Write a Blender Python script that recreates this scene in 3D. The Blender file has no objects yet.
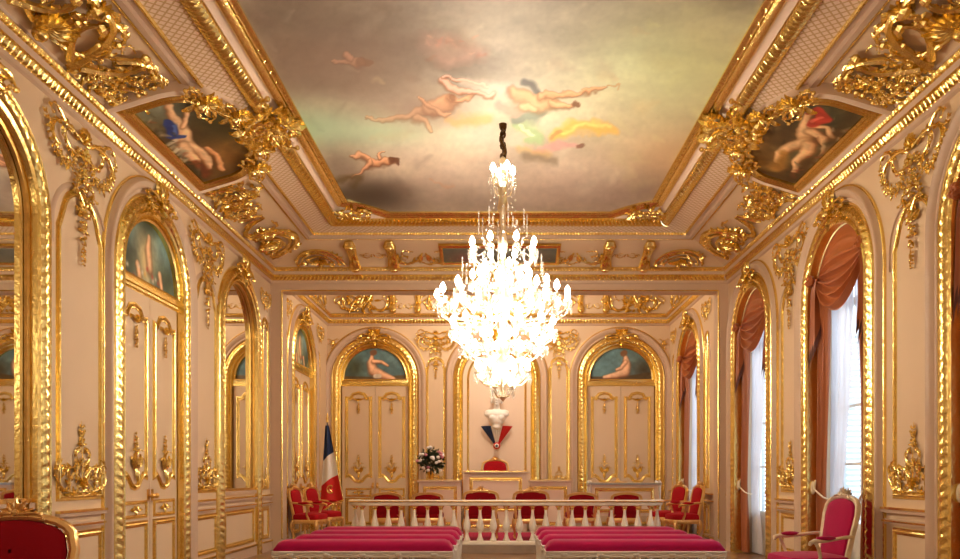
import bpy, math, random
import numpy as np
from mathutils import Matrix, Vector
PI = math.pi
sin, cos = math.sin, math.cos
SC = bpy.context.scene
COL = SC.collection
rnd = random.Random(7)

# ------------------------------------------------------------------ dimensions (metres)
EYE = 1.36
XL, XR = -4.2, 4.25            # side walls of the hall
Y0, Y1 = 4.6, 14.4             # hall (between the two end openings)
AL, AR, YB = -4.1, 4.12, 18.7  # raised alcove beyond the opening
ZC = EYE + 4.29                # painted ceiling
def H(h): return EYE + h

# ------------------------------------------------------------------ materials
def lin(c):
    return tuple(((x/255)/12.92 if x/255 <= .04045 else ((x/255+.055)/1.055)**2.4) for x in c)
MATS = {}
def mat(name, col, rough=.5, metal=0, bump=0, bscale=20, var=0, vscale=3, sheen=0, emit=None, es=0, trans=0, coat=0):
    m = bpy.data.materials.new(name); m.use_nodes = True
    nt = m.node_tree; b = nt.nodes['Principled BSDF']
    c = tuple(col)+(1,)
    b.inputs['Base Color'].default_value = c
    b.inputs['Roughness'].default_value = rough
    b.inputs['Metallic'].default_value = metal
    if sheen:
        b.inputs['Sheen Weight'].default_value = sheen; b.inputs['Sheen Roughness'].default_value = .4
        b.inputs['Sheen Tint'].default_value = (1, .6, .7, 1)
    if coat: b.inputs['Coat Weight'].default_value = coat
    if trans: b.inputs['Transmission Weight'].default_value = trans
    if emit:
        b.inputs['Emission Color'].default_value = tuple(emit)+(1,); b.inputs['Emission Strength'].default_value = es
    tc = nt.nodes.new('ShaderNodeTexCoord')
    if bump:
        n = nt.nodes.new('ShaderNodeTexNoise'); n.inputs['Scale'].default_value = bscale; n.inputs['Detail'].default_value = 3
        nt.links.new(tc.outputs['Object'], n.inputs['Vector'])
        bp = nt.nodes.new('ShaderNodeBump'); bp.inputs['Strength'].default_value = bump; bp.inputs['Distance'].default_value = .01
        nt.links.new(n.outputs['Fac'], bp.inputs['Height']); nt.links.new(bp.outputs['Normal'], b.inputs['Normal'])
    if var:
        n = nt.nodes.new('ShaderNodeTexNoise'); n.inputs['Scale'].default_value = vscale; n.inputs['Detail'].default_value = 4
        nt.links.new(tc.outputs['Object'], n.inputs['Vector'])
        mx = nt.nodes.new('ShaderNodeMix'); mx.data_type = 'RGBA'
        mx.inputs[6].default_value = tuple(x*(1-var) for x in col)+(1,)
        mx.inputs[7].default_value = tuple(min(1, x*(1+var)) for x in col)+(1,)
        nt.links.new(n.outputs['Fac'], mx.inputs[0]); nt.links.new(mx.outputs[2], b.inputs['Base Color'])
    MATS[name] = m
    return m
PINK   = mat('cream_pink_paint', (.69, .505, .325), .55, var=.05, vscale=1.5, bump=.05, bscale=60)
ROSE   = mat('rose_beige_paint', (.57, .40, .28), .5, var=.05)
PALE   = mat('pale_panel_paint', (.80, .62, .48), .5, var=.04, vscale=1)
GOLD   = mat('gilding', (.94, .67, .23), .24, 1, bump=.55, bscale=24, var=.16, vscale=9)
GOLDD  = mat('aged_gilding', (.70, .42, .12), .36, 1, bump=.5, bscale=35, var=.3, vscale=12)
VELVET = mat('crimson_velvet', (.35, .002, .055), .75, sheen=.35, bump=.15, bscale=50, var=.12, vscale=8)
VELRED = mat('deep_red_velvet', (.24, .001, .005), .8, sheen=.05, bump=.15, bscale=50, var=.1)
WHITEP = mat('white_grey_paint', (.72, .66, .56), .45, var=.08, vscale=6)
STONE  = mat('cream_marble', (.82, .72, .58), .4, var=.06, vscale=5)
WOODD  = mat('dark_wood', (.07, .035, .02), .4, var=.2)
DRAPE  = mat('copper_satin', (.40, .115, .034), .38, sheen=.05, var=.1, vscale=5)
FRINGE = mat('brown_fringe', (.13, .045, .03), .8, bump=.6, bscale=90, var=.4, vscale=40)
ROPE   = mat('pale_rope', (.85, .72, .5), .6, bump=.5, bscale=90)
PLASTER= mat('white_plaster', (.9, .87, .82), .5, var=.03)
BLUE   = mat('flag_blue', (.012, .03, .10), .7, var=.1)
WHITE  = mat('flag_white', (.85, .82, .76), .7, var=.04)
RED    = mat('flag_red', (.62, .012, .01), .7, var=.08)
BRONZE = mat('dark_bronze', (.10, .05, .02), .35, 1, bump=.5, bscale=60)
GREEN  = mat('dark_green_leaves', (.012, .035, .012), .6, var=.3)
PETAL  = mat('white_petals', (.85, .82, .80), .6, var=.05)
PINKP  = mat('pink_petals', (.55, .2, .25), .6, var=.1)
PLAT = mat('stained_oak_step', (.30, .21, .14), .5, var=.25, vscale=6)
SCARLET = mat('scarlet_velvet', (.36, .003, .009), .75, sheen=.05, bump=.15, bscale=50, var=.1)
PALEG = mat('pale_gilt_bronze', (.95, .82, .60), .3, 1)
CARPET = mat('crimson_carpet', (.42, .01, .07), .95, bump=.5, bscale=200, var=.15, vscale=20)
SILVER = mat('pewter', (.5, .52, .55), .3, 1, var=.1)
SHUT   = mat('shutter_paint', (.62, .66, .68), .6)
OUTW   = mat('courtyard_render', (.6, .6, .58), .9, var=.1)
MIRROR = mat('mirror_glass', (.86, .85, .80), .015, 1)
CANDLE = mat('candle_sleeve', (.9, .85, .72), .5)
BULB   = mat('lit_bulb', (1, .9, .7), .5, emit=(1, .86, .68), es=66)

for v_ in (VELVET, VELRED, SCARLET): v_.node_tree.nodes['Principled BSDF'].inputs['Specular IOR Level'].default_value = .15
def crystal_mat():
    m = bpy.data.materials.new('crystal'); m.use_nodes = True
    nt = m.node_tree; nt.nodes.clear()
    o = nt.nodes.new('ShaderNodeOutputMaterial')
    t = nt.nodes.new('ShaderNodeBsdfTransparent'); t.inputs[0].default_value = (1, .99, .97, 1)
    g = nt.nodes.new('ShaderNodeBsdfGlossy'); g.inputs['Roughness'].default_value = .08
    d = nt.nodes.new('ShaderNodeBsdfTranslucent'); d.inputs[0].default_value = (1, .96, .9, 1)
    a = nt.nodes.new('ShaderNodeMixShader'); a.inputs[0].default_value = .45
    nt.links.new(g.outputs[0], a.inputs[1]); nt.links.new(d.outputs[0], a.inputs[2])
    b = nt.nodes.new('ShaderNodeMixShader'); b.inputs[0].default_value = .42
    nt.links.new(t.outputs[0], b.inputs[1]); nt.links.new(a.outputs[0], b.inputs[2])
    nt.links.new(b.outputs[0], o.inputs[0]); return m
CRYSTAL = crystal_mat()
def sheer_mat():
    m = bpy.data.materials.new('sheer_voile'); m.use_nodes = True
    nt = m.node_tree; nt.nodes.clear()
    o = nt.nodes.new('ShaderNodeOutputMaterial')
    t = nt.nodes.new('ShaderNodeBsdfTransparent')
    d = nt.nodes.new('ShaderNodeBsdfTranslucent'); d.inputs[0].default_value = (.85, .84, .86, 1)
    e = nt.nodes.new('ShaderNodeBsdfDiffuse'); e.inputs[0].default_value = (.85, .82, .82, 1)
    a = nt.nodes.new('ShaderNodeMixShader'); a.inputs[0].default_value = .5
    nt.links.new(d.outputs[0], a.inputs[1]); nt.links.new(e.outputs[0], a.inputs[2])
    b = nt.nodes.new('ShaderNodeMixShader'); b.inputs[0].default_value = .8
    nt.links.new(t.outputs[0], b.inputs[1]); nt.links.new(a.outputs[0], b.inputs[2])
    nt.links.new(b.outputs[0], o.inputs[0]); return m
SHEER = sheer_mat()
def pane_mat():
    m = bpy.data.materials.new('window_glass'); m.use_nodes = True
    nt = m.node_tree; nt.nodes.clear()
    o = nt.nodes.new('ShaderNodeOutputMaterial')
    t = nt.nodes.new('ShaderNodeBsdfTransparent'); g = nt.nodes.new('ShaderNodeBsdfGlossy'); g.inputs['Roughness'].default_value = .02
    b = nt.nodes.new('ShaderNodeMixShader'); b.inputs[0].default_value = .06
    nt.links.new(t.outputs[0], b.inputs[1]); nt.links.new(g.outputs[0], b.inputs[2])
    nt.links.new(b.outputs[0], o.inputs[0]); return m
PANE = pane_mat()
def attr_mat(name, rough=.55):
    m = bpy.data.materials.new(name); m.use_nodes = True
    nt = m.node_tree; b = nt.nodes['Principled BSDF']; b.inputs['Roughness'].default_value = rough
    a = nt.nodes.new('ShaderNodeAttribute'); a.attribute_name = 'paint'
    nt.links.new(a.outputs['Color'], b.inputs['Base Color']); return m
PAINTING = attr_mat('oil_painting')
def lattice_mat():
    m = mat('gold_lattice_on_cream', (.78, .58, .44), .5)
    nt = m.node_tree; b = nt.nodes['Principled BSDF']; L = nt.links
    tc = nt.nodes.new('ShaderNodeTexCoord'); sp = nt.nodes.new('ShaderNodeSeparateXYZ'); L.new(tc.outputs['Object'], sp.inputs[0])
    def M(op, a, bb=None):
        n = nt.nodes.new('ShaderNodeMath'); n.operation = op
        for i, v in enumerate((a, bb)):
            if v is None: continue
            if isinstance(v, (int, float)): n.inputs[i].default_value = v
            else: L.new(v, n.inputs[i])
        return n.outputs[0]
    s = M('ADD', sp.outputs[0], sp.outputs[1]); d = M('SUBTRACT', sp.outputs[0], sp.outputs[1])
    def line(v):
        f = M('FRACT', M('MULTIPLY', v, 11.0)); return M('LESS_THAN', M('ABSOLUTE', M('SUBTRACT', f, .5)), .13)
    fac = M('MAXIMUM', line(s), line(d))
    mx = nt.nodes.new('ShaderNodeMix'); mx.data_type = 'RGBA'
    mx.inputs[6].default_value = (.80, .62, .48, 1); mx.inputs[7].default_value = (.56, .36, .17, 1)
    L.new(fac, mx.inputs[0]); L.new(mx.outputs[2], b.inputs['Base Color'])
    bp = nt.nodes.new('ShaderNodeBump'); bp.inputs['Distance'].default_value = .01; L.new(fac, bp.inputs['Height']); L.new(bp.outputs[0], b.inputs['Normal'])
    return m
LATTICE = lattice_mat()
def parquet_mat():
    m = mat('oak_parquet', (.25, .12, .05), .28, coat=.2)
    nt = m.node_tree; b = nt.nodes['Principled BSDF']; L = nt.links
    tc = nt.nodes.new('ShaderNodeTexCoord'); mp = nt.nodes.new('ShaderNodeMapping'); mp.inputs['Rotation'].default_value = (0, 0, PI/4)
    L.new(tc.outputs['Object'], mp.inputs[0])
    br = nt.nodes.new('ShaderNodeTexBrick'); br.inputs['Scale'].default_value = 1
    br.inputs['Brick Width'].default_value = .5; br.inputs['Row Height'].default_value = .09; br.inputs['Mortar Size'].default_value = .004
    br.inputs['Color1'].default_value = (.23, .11, .05, 1); br.inputs['Color2'].default_value = (.33, .17, .08, 1); br.inputs['Mortar'].default_value = (.06, .03, .015, 1)
    L.new(mp.outputs[0], br.inputs[0]); L.new(br.outputs[0], b.inputs['Base Color']); return m
PARQUET = parquet_mat()

# ------------------------------------------------------------------ mesh building
class MB:
    def __init__(s): s.v = []; s.f = []; s.m = []
    def add(s, vs, fs, mi=0):
        b = len(s.v); s.v += [tuple(p) for p in vs]
        for f in fs: s.f.append(tuple(b+i for i in f)); s.m.append(mi)
    def box(s, x0, x1, y0, y1, z0, z1, mi=0):
        s.add([(x0,y0,z0),(x1,y0,z0),(x1,y1,z0),(x0,y1,z0),(x0,y0,z1),(x1,y0,z1),(x1,y1,z1),(x0,y1,z1)],
              [(0,3,2,1),(4,5,6,7),(0,1,5,4),(1,2,6,5),(2,3,7,6),(3,0,4,7)], mi)
    def grid(s, rows, mi=0, closed=False):
        n = len(rows[0]); vs = [p for r in rows for p in r]; fs = []
        for i in range(len(rows)-1):
            for j in range(n if closed else n-1):
                k = (j+1) % n
                fs.append((i*n+j, i*n+k, (i+1)*n+k, (i+1)*n+j))
        s.add(vs, fs, mi)
    def lathe(s, prof, c=(0,0,0), n=16, mi=0, squash=1):
        rows = [[(c[0]+r*cos(2*PI*j/n), c[1]+r*squash*sin(2*PI*j/n), c[2]+z) for j in range(n)] for r, z in prof]
        s.grid(rows, mi, True)
    def blob(s, c, r, n=6, m=4, mi=0):
        rx, ry, rz = (r, r, r) if isinstance(r, (int, float)) else r
        rows = [[(c[0]+rx*sin(PI*i/m)*cos(2*PI*j/n), c[1]+ry*sin(PI*i/m)*sin(2*PI*j/n), c[2]+rz*cos(PI*i/m)) for j in range(n)] for i in range(m+1)]
        s.grid(rows, mi, True)
    def tube(s, pts, rad, n=6, mi=0, cap=True, flat=1):
        pts = [Vector(p) for p in pts]; N = len(pts)
        if isinstance(rad, (int, float)): rad = [rad]*N
        t0 = (pts[1]-pts[0]).normalized(); up = Vector((0,-1,0)) if abs(t0.y) < .9 else Vector((1,0,0))
        rows = []
        for i in range(N):
            t = (pts[min(i+1,N-1)]-pts[max(i-1,0)])
            if t.length < 1e-9: t = t0
            t = t.normalized(); a = (up - t*up.dot(t))
            a = a.normalized() if a.length > 1e-6 else Vector((0,0,1)); up = a; b = t.cross(a)
            rows.append([tuple(pts[i] + (a*cos(2*PI*j/n)*flat + b*sin(2*PI*j/n))*rad[i]) for j in range(n)])
        s.grid(rows, mi, True)
        if cap:
            b = len(s.v); k = b-n*N
            s.f.append(tuple(range(k, k+n))[::-1]); s.m.append(mi); s.f.append(tuple(range(b-n, b))); s.m.append(mi)
    def build(s, name, mats, parent=None, M=None, smooth=True, ang=38):
        me = bpy.data.meshes.new(name); me.from_pydata(s.v, [], s.f)
        if not isinstance(mats, (list, tuple)): mats = [mats]
        for m in mats: me.materials.append(m)
        me.polygons.foreach_set('material_index', s.m)
        me.polygons.foreach_set('use_smooth', [smooth]*len(s.f))
        me.update()
        if smooth: me.set_sharp_from_angle(angle=math.radians(ang))
        o = bpy.data.objects.new(name, me); COL.objects.link(o)
        if M is not None: o.matrix_basis = rel(parent, M)
        if parent: o.parent = parent
        return o
WALLS = set()                  # structures placed with a matrix whose parts are given in room coordinates
def rel(parent, M): return parent.matrix_basis.inverted() @ M if parent is not None and parent.name in WALLS else M
def link(name, me, parent=None, M=None):
    o = bpy.data.objects.new(name, me); COL.objects.link(o)
    if parent: o.parent = parent
    if M is not None: o.matrix_basis = rel(parent, M)
    return o
def empty(name, M=None):
    o = bpy.data.objects.new(name, None); COL.objects.link(o); o.empty_display_size = .1
    if M is not None: o.matrix_basis = M
    return o
def tag(o, label, cat, group=None):
    o['label'] = label; o['category'] = cat
    if group: o['group'] = group
    return o
def struct(o, label=None):
    o['kind'] = 'structure'
    if label: o['label'] = label
    return o
def T(x, y, z, rz=0, s=1):
    return Matrix.Translation((x, y, z)) @ Matrix.Rotation(rz, 4, 'Z') @ Matrix.Scale(s, 4)
def kids(o): return [c for c in bpy.data.objects if c.parent == o]
KIDS = {}
def copy_tree(o, M, label, group=None):
    def rec(a, par):
        c = a.copy(); COL.objects.link(c); c.parent = par; c.matrix_parent_inverse = a.matrix_parent_inverse
        for k in list(children_of(a)): rec(k, c)
        return c
    c = rec(o, None); c.matrix_basis = M; c['label'] = label
    if group: c['group'] = group
    return c
def children_of(a): return [c for c in COL.objects if c.parent == a]

# wall frames: local x to the right, z up, y into the wall
def W(wall, u, v, d=0):
    if wall == 'left': return Matrix.Translation((XL+d, u, v)) @ Matrix.Rotation(PI/2, 4, 'Z')
    if wall == 'right': return Matrix.Translation((XR-d, u, v)) @ Matrix.Rotation(-PI/2, 4, 'Z')
    if wall == 'alcove_left': return Matrix.Translation((AL+d, u, v)) @ Matrix.Rotation(PI/2, 4, 'Z')
    if wall == 'alcove_right': return Matrix.Translation((AR-d, u, v)) @ Matrix.Rotation(-PI/2, 4, 'Z')
    if wall == 'back': return Matrix.Translation((u, YB-d, v))
    if wall == 'end': return Matrix.Translation((u, Y1-d, v))
COVE_T = math.atan2(.78, .29)
def WC(wall, u, t=0, d=.015):     # on the cove: t metres up the slope
    return W(wall, u, H(3.85), .12) @ Matrix.Rotation(COVE_T, 4, 'X') @ Matrix.Translation((0, -d, t))

def arch_path(R, spring, bottom, n=28, step=None):
    pts = []
    def seg(a, b):
        L = math.dist(a, b); k = 1 if not step else max(1, round(L/step))
        return [(a[0]+(b[0]-a[0])*i/k, a[1]+(b[1]-a[1])*i/k) for i in range(k)]
    pts += seg((-R, bottom), (-R, spring))
    k = n if not step else round(PI*R/step)
    pts += [(-R*cos(PI*i/k), spring+R*sin(PI*i/k)) for i in range(k)]
    pts += seg((R, spring), (R, bottom)) + [(R, bottom)]
    return pts
def norms(path, closed):
    n = len(path); out = []
    for i in range(n):
        p = path[i]; a = path[(i-1) % n] if (closed or i > 0) else None; b = path[(i+1) % n] if (closed or i < n-1) else None
        def nn(p, q):
            dx, dz = q[0]-p[0], q[1]-p[1]; L = math.hypot(dx, dz) or 1; return (-dz/L, dx/L)
        if a is None: out.append(nn(p, b)); continue
        if b is None: out.append(nn(a, p)); continue
        n1, n2 = nn(a, p), nn(p, b); sx, sz = n1[0]+n2[0], n1[1]+n2[1]
        k = max(.25, 1+n1[0]*n2[0]+n1[1]*n2[1]); out.append((sx/k, sz/k))
    return out
def sweep(mb, path, prof, closed=False, mi=0, mod=None):
    nn = norms(path, closed); rows = []; s = 0
    for i, p in enumerate(path):
        if i: s += math.dist(path[i-1], p)
        row = []
        for j, (o, d) in enumerate(prof):
            if mod: o, d = mod(s, j, o, d)
            row.append((p[0]+nn[i][0]*o, -d, p[1]+nn[i][1]*o))
        rows.append(row)
    if closed: rows.append(rows[0])
    mb.grid(rows, mi)
def rnd_prof(o0, o1, d, base=0, n=5):       # a bead between two offsets
    return [(o0+(o1-o0)*(.5-.5*cos(PI*i/n)), base+d*sin(PI*i/n)) for i in range(n+1)]

def panel_path(w, z0, z1, top='flat', bot='flat', q=.0):
    h = w/2; P = []
    if bot == 'flat': P += [(-h, z0)]
    else:
        P += [(0, z0), (-h*.3, z0+.02), (-h*.55, z0+.11), (-h*.75, z0+.15), (-h, z0+.13)]
    if top == 'flat': P += [(-h, z1), (h, z1)]
    elif top == 'arch':      # small shoulders then a round head
        r = h*.82
        P += [(-h, z1-r-.1), (-h*.9, z1-r-.02)] + [(-r*cos(PI*i/12), z1-r+r*sin(PI*i/12)) for i in range(1, 12)] + [(h*.9, z1-r-.02), (h, z1-r-.1)]
    elif top == 'round':
        P += [(-h*cos(PI*i/14), z1-h+h*sin(PI*i/14)) for i in range(0, 15)]
    elif top == 'crown':
        P += [(-h, z1-.12), (-h*.7, z1-.13), (-h*.45, z1-.03), (0, z1), (h*.45, z1-.03), (h*.7, z1-.13), (h, z1-.12)]
    if bot == 'flat': P += [(h, z0)]
    else: P += [(h, z0+.13), (h*.75, z0+.15), (h*.55, z0+.11), (h*.3, z0+.02)]
    return P
PANEL_PROF = [(-.045, 0), (-.04, .012), (-.022, .012), (-.02, .022), (-.008, .030), (.006, .022), (.008, .010), (.03, .012), (.034, 0)]

def wall_mesh(mb, u0, u1, v0, v1, holes, n=24):
    """holes: (centre, half width, spring, bottom)"""
    cur = u0
    for c, r, sp, bt in sorted(holes):
        mb.add([(cur,0,v0),(c-r,0,v0),(c-r,0,v1),(cur,0,v1)], [(0,1,2,3)])
        if bt > v0: mb.add([(c-r,0,v0),(c+r,0,v0),(c+r,0,bt),(c-r,0,bt)], [(0,1,2,3)])
        top = [(c-r*cos(PI*i/n), sp+r*sin(PI*i/n)) for i in range(n+1)]
        for i in range(n):
            a, b = top[i], top[i+1]
            mb.add([(a[0],0,a[1]),(b[0],0,b[1]),(b[0],0,v1),(a[0],0,v1)], [(0,1,2,3)])
        cur = c+r
    mb.add([(cur,0,v0),(u1,0,v0),(u1,0,v1),(cur,0,v1)], [(0,1,2,3)])
def reveal(mb, c, R, sp, bt, depth, mi=0):
    p = [(x+c, z) for x, z in arch_path(R, sp, bt)]
    mb.grid([[(x, 0, z), (x, depth, z)] for x, z in p], mi)

# ------------------------------------------------------------------ gilded ornament kit
def euler(p, ang, L, k0, k1, n=14, e=1.6):
    pts = [p]; a = ang; x, z = p
    for i in range(n):
        a += (k0+(k1-k0)*((i+.5)/n)**e)*L/n
        x += cos(a)*L/n; z += sin(a)*L/n; pts.append((x, z))
    return pts, a
def leaf(mb, p, ang, L, w, curl=.25, up=.03, bend=0):
    rows = []; n = 5
    x, z = p; a = ang
    for i in range(n+1):
        t = i/n; ww = w*(sin(PI*min(1, t*1.05+.08))**.8)*(1 if i % 2 else .72) if i < n else 0.002
        nx, nz = -sin(a), cos(a); d = .004+up*sin(PI*t*.9)+curl*L*t*t*.4
        rows.append([(x+nx*ww, -d*.35-.002, z+nz*ww), (x+nx*ww*.45, -d*.95, z+nz*ww*.45), (x, -d*.55-.006, z), (x-nx*ww*.45, -d*.95, z-nz*ww*.45), (x-nx*ww, -d*.35-.002, z-nz*ww)])
        a += bend/n; x += cos(a)*L/n; z += sin(a)*L/n
    mb.grid(rows)
def flower(mb, p, r, d=.02):
    for k in range(5):
        a = k*2*PI/5+.3; mb.blob((p[0]+cos(a)*r*.6, -d, p[1]+sin(a)*r*.6), (r*.5, r*.3, r*.5), 5, 3)
    mb.blob((p[0], -d-r*.3, p[1]), r*.35, 6, 4)
def scroll(mb, p, ang, L, curl, r=.022, leaves=5, e=2.0, lw=.05, seed=0, k0=0., d=.022):
    rr = random.Random(seed)
    pts, a = euler(p, ang, L, k0/L, curl/L, 20, e)
    n = len(pts)
    mb.tube([(x, -d-.015*i/n, z) for i, (x, z) in enumerate(pts)], [r*(1-.55*i/n) for i in range(n)], 6, flat=1.0)
    mb.blob((pts[-1][0], -d-.02, pts[-1][1]), r*1.2, 6, 4)
    sg = 1 if curl > 0 else -1
    for k in range(leaves):
        i = int((k+.6)/leaves*(n-5)); q = pts[i]; dx, dz = pts[i+1][0]-q[0], pts[i+1][1]-q[1]
        ta = math.atan2(dz, dx)
        side = -sg if k % 3 else sg
        leaf(mb, q, ta+side*rr.uniform(.35, .8), L*rr.uniform(.16, .26), lw*rr.uniform(.7, 1.1), up=.03, bend=-side*1.0)
def festoon(mb, pts, size, seed=1, dens=1):
    rr = random.Random(seed)
    L = sum(math.dist(pts[i], pts[i+1]) for i in range(len(pts)-1)); n = max(3, int(L/size*1.15*dens))
    for k in range(n):
        s = (k+.5)/n*L; i = 0
        while i < len(pts)-2 and s > math.dist(pts[i], pts[i+1]): s -= math.dist(pts[i], pts[i+1]); i += 1
        t = min(1, s/max(1e-6, math.dist(pts[i], pts[i+1])))
        x = pts[i][0]+(pts[i+1][0]-pts[i][0])*t; z = pts[i][1]+(pts[i+1][1]-pts[i][1])*t
        w = size*(.6+.5*sin(PI*(k+.5)/n))
        a = math.atan2(pts[i+1][1]-pts[i][1], pts[i+1][0]-pts[i][0])
        leaf(mb, (x, z), a+rr.uniform(.6, 1.5), w*1.2, w*.3, up=.02); leaf(mb, (x, z), a-rr.uniform(.6, 1.5), w*1.2, w*.3, up=.02)
        if k % 2: flower(mb, (x+rr.uniform(-.2, .2)*w, z+rr.uniform(-.2, .2)*w), w*.42)
        else: mb.blob((x, -.03, z), w*.3, 6, 4)
def mirror_x(mb, f):
    f(mb, 1); k = len(mb.v); nf = len(mb.f)
    # reflect everything added by f
    return
def sym(f):
    a = MB(); f(a); b = MB(); b.add(a.v, a.f); n = len(a.v)
    b.add([(-x, y, z) for x, y, z in a.v], [tuple(reversed(q)) for q in a.f]); return b
def shell(mb, p, r, a0=.15*PI, a1=.85*PI, n=7, d=.02):
    for k in range(n):
        a = a0+(a1-a0)*k/(n-1); leaf(mb, p, a, r*(.8+.2*sin(PI*k/(n-1))), r*.17, curl=.5, up=.05)
    mb.blob((p[0], -.05, p[1]), r*.2, 8, 5)
ORN = {}
def orn(name, mb): me = mb.build(name, GOLD); ORN[name] = me.data; bpy.data.objects.remove(me)
def o_key():
    def half(m):
        scroll(m, (.03, .02), .3, .42, -5.5, .024, 4, seed=3, lw=.045)
        scroll(m, (.04, -.04), -.5, .30, 5.0, .02, 3, seed=4, lw=.04)
        leaf(m, (.05, .06), 1.0, .2, .05, up=.05); leaf(m, (.1, -.02), .1, .22, .05, up=.05)
    m = sym(half); shell(m, (0, .02), .24); m.blob((0, -.07, -.03), (.06, .05, .07), 8, 6); leaf(m, (0, -.05), -PI/2, .2, .05, up=.06); return m
orn('keystone_ornament', o_key())
def o_key_big():
    m = MB(); k = o_key(); m.add([(x*1.25, y*1.2, z*1.2) for x, y, z in k.v], k.f); return m
def o_span():       # between two arches, under the cornice
    def half(m):
        scroll(m, (.03, .26), .25, .70, -9, .015, 6, seed=8, lw=.032)
        scroll(m, (.04, .12), -.1, .46, 11, .013, 5, seed=9, lw=.03)
        scroll(m, (.30, .30), .7, .36, -9, .012, 4, seed=10, lw=.026)
        festoon(m, [(.06, .2), (.20, .0), (.36, -.04), (.50, .08), (.62, .30)], .06, 5, 1.0)
        festoon(m, [(.03, .05), (.12, -.10), (.16, -.26)], .055, 6, .9)
    m = sym(half); shell(m, (0, .26), .14); flower(m, (0, .14), .07, .04)
    festoon(m, [(0, .1), (0, -.2)], .08, 2); return m
orn('festoon_ornament', o_span())
def o_drop():
    def half(m):
        scroll(m, (.01, .0), .9, .26, -5, .013, 3, seed=14, lw=.03)
        scroll(m, (.01, -.08), .4, .18, -5, .012, 2, seed=15, lw=.03)
    m = sym(half); festoon(m, [(0, .1), (0, -.12)], .12, 4, 1.2); festoon(m, [(0, -.12), (0, -.36)], .085, 5, 1.2); festoon(m, [(0, -.36), (0, -.6)], .045, 6, 1.1); return m
orn('pendant_ornament', o_drop())
def o_base():
    def half(m):
        scroll(m, (.0, .03), .0, .80, 15, .009, 9, seed=21, lw=.030, e=2.2)
        scroll(m, (.0, .12), .8, .50, -14, .008, 6, seed=22, lw=.028, e=2.2)
        scroll(m, (.0, .28), .5, .30, 12, .007, 4, seed=24, lw=.024, e=2)
        scroll(m, (.24, .04), 1.6, .40, -11, .008, 5, seed=23, lw=.026, e=2)
        rr = random.Random(66)
        for k in range(30):
            z = .70*rr.random()**1.5; x = rr.random()*(.32*(1-z/.74)**1.5+.015)
            leaf(m, (x, z), rr.uniform(.2, 2.2), rr.uniform(.06, .11)*(1-.4*z), rr.uniform(.014, .024), up=.025, bend=rr.uniform(-1.2, 1.2))
        for k in range(4): flower(m, (rr.uniform(.02, .25), rr.uniform(.03, .25)), .02, .03)
    m = sym(half); m.tube([(0, -.015, 0), (0, -.02, .3), (0, -.01, .74)], [.010, .008, .003], 6)
    shell(m, (0, .08), .10); flower(m, (0, .25), .03)
    return m
orn('panel_foot_ornament', o_base())
def o_doorfoot():
    def half(m):
        leaf(m, (0, .0), .9, .24, .045, up=.05, bend=.5); leaf(m, (0, .02), .4, .22, .045, up=.05, bend=.8)
        scroll(m, (.0, .08), .8, .22, -5, .011, 3, seed=31, lw=.025)
        scroll(m, (.0, .2), .9, .16, -5, .009, 2, seed=32, lw=.02)
    m = sym(half); leaf(m, (0, .08), -PI/2, .26, .05, up=.05); m.blob((0, -.05, .08), .035)
    festoon(m, [(0, .15), (0, .5)], .05, 3, 1.1); return m
orn('leaf_spray_ornament', o_doorfoot())
def o_doortop():
    def half(m):
        scroll(m, (.0, .0), .5, .26, -4.5, .016, 3, seed=41, lw=.035); leaf(m, (.02, .02), .4, .16, .035)
    m = sym(half); shell(m, (0, 0), .11); festoon(m, [(0, -.03), (0, -.38)], .06, 7, 1.1); return m
orn('panel_head_ornament', o_doortop())
def o_cove():             # big rococo cartouche scrolls, bottom at z=0, about .8 high
    def half(m):
        scroll(m, (.55, .05), 1.75, .95, 4.4, .055, 6, e=1.3, lw=.075, seed=51)
        scroll(m, (.45, .10), 2.6, .62, -6.5, .045, 5, lw=.07, seed=52)
        scroll(m, (.62, .10), .7, .75, 6.5, .042, 5, lw=.07, seed=53)
        scroll(m, (.70, .42), .9, .55, -5.5, .036, 4, lw=.06, seed=54)
        scroll(m, (.12, .62), .3, .45, -5.5, .03, 3, lw=.055, seed=55)
        scroll(m, (.15, .12), .2, .8, 13, .026, 7, lw=.045, seed=56)
        scroll(m, (1.0, .62), .1, .7, -12, .024, 6, lw=.045, seed=57)
        scroll(m, (1.05, .1), .1, .7, 12, .022, 6, lw=.04, seed=58)
        festoon(m, [(.95, .3), (1.15, .5), (1.4, .55), (1.6, .45)], .09, 9, .9)
        festoon(m, [(.95, .12), (1.3, .1), (1.6, .16)], .06, 10, .9)
    m = sym(half); shell(m, (0, .08), .34, n=9); shell(m, (0, .55), .2); flower(m, (0, .42), .1, .05); 
    m.v = [(x, y, z) for x, y, z in m.v]; return m
orn('cove_cartouche_ornament', o_cove())
def o_spray():            # dense leafy mass beside the painted cartouches
    rr = random.Random(77); m = MB()
    for k in range(46):
        a = rr.uniform(0, 2*PI); q = rr.random()**.6
        p = (cos(a)*q*.40, .34+sin(a)*q*.30); leaf(m, p, a+rr.uniform(-1, 1), rr.uniform(.12, .22), rr.uniform(.03, .055), up=.06, bend=rr.uniform(-1, 1))
    for k in range(9):
        flower(m, (rr.uniform(-.33, .33), rr.uniform(.1, .58)), rr.uniform(.04, .07), .05)
    scroll(m, (-.35, .02), 1.2, .7, -5.0, .03, 5, seed=61, lw=.06); scroll(m, (.35, .65), -2.0, .7, -5.0, .03, 5, seed=62, lw=.06)
    return m
orn('leafy_spray_ornament', o_spray())
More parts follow.
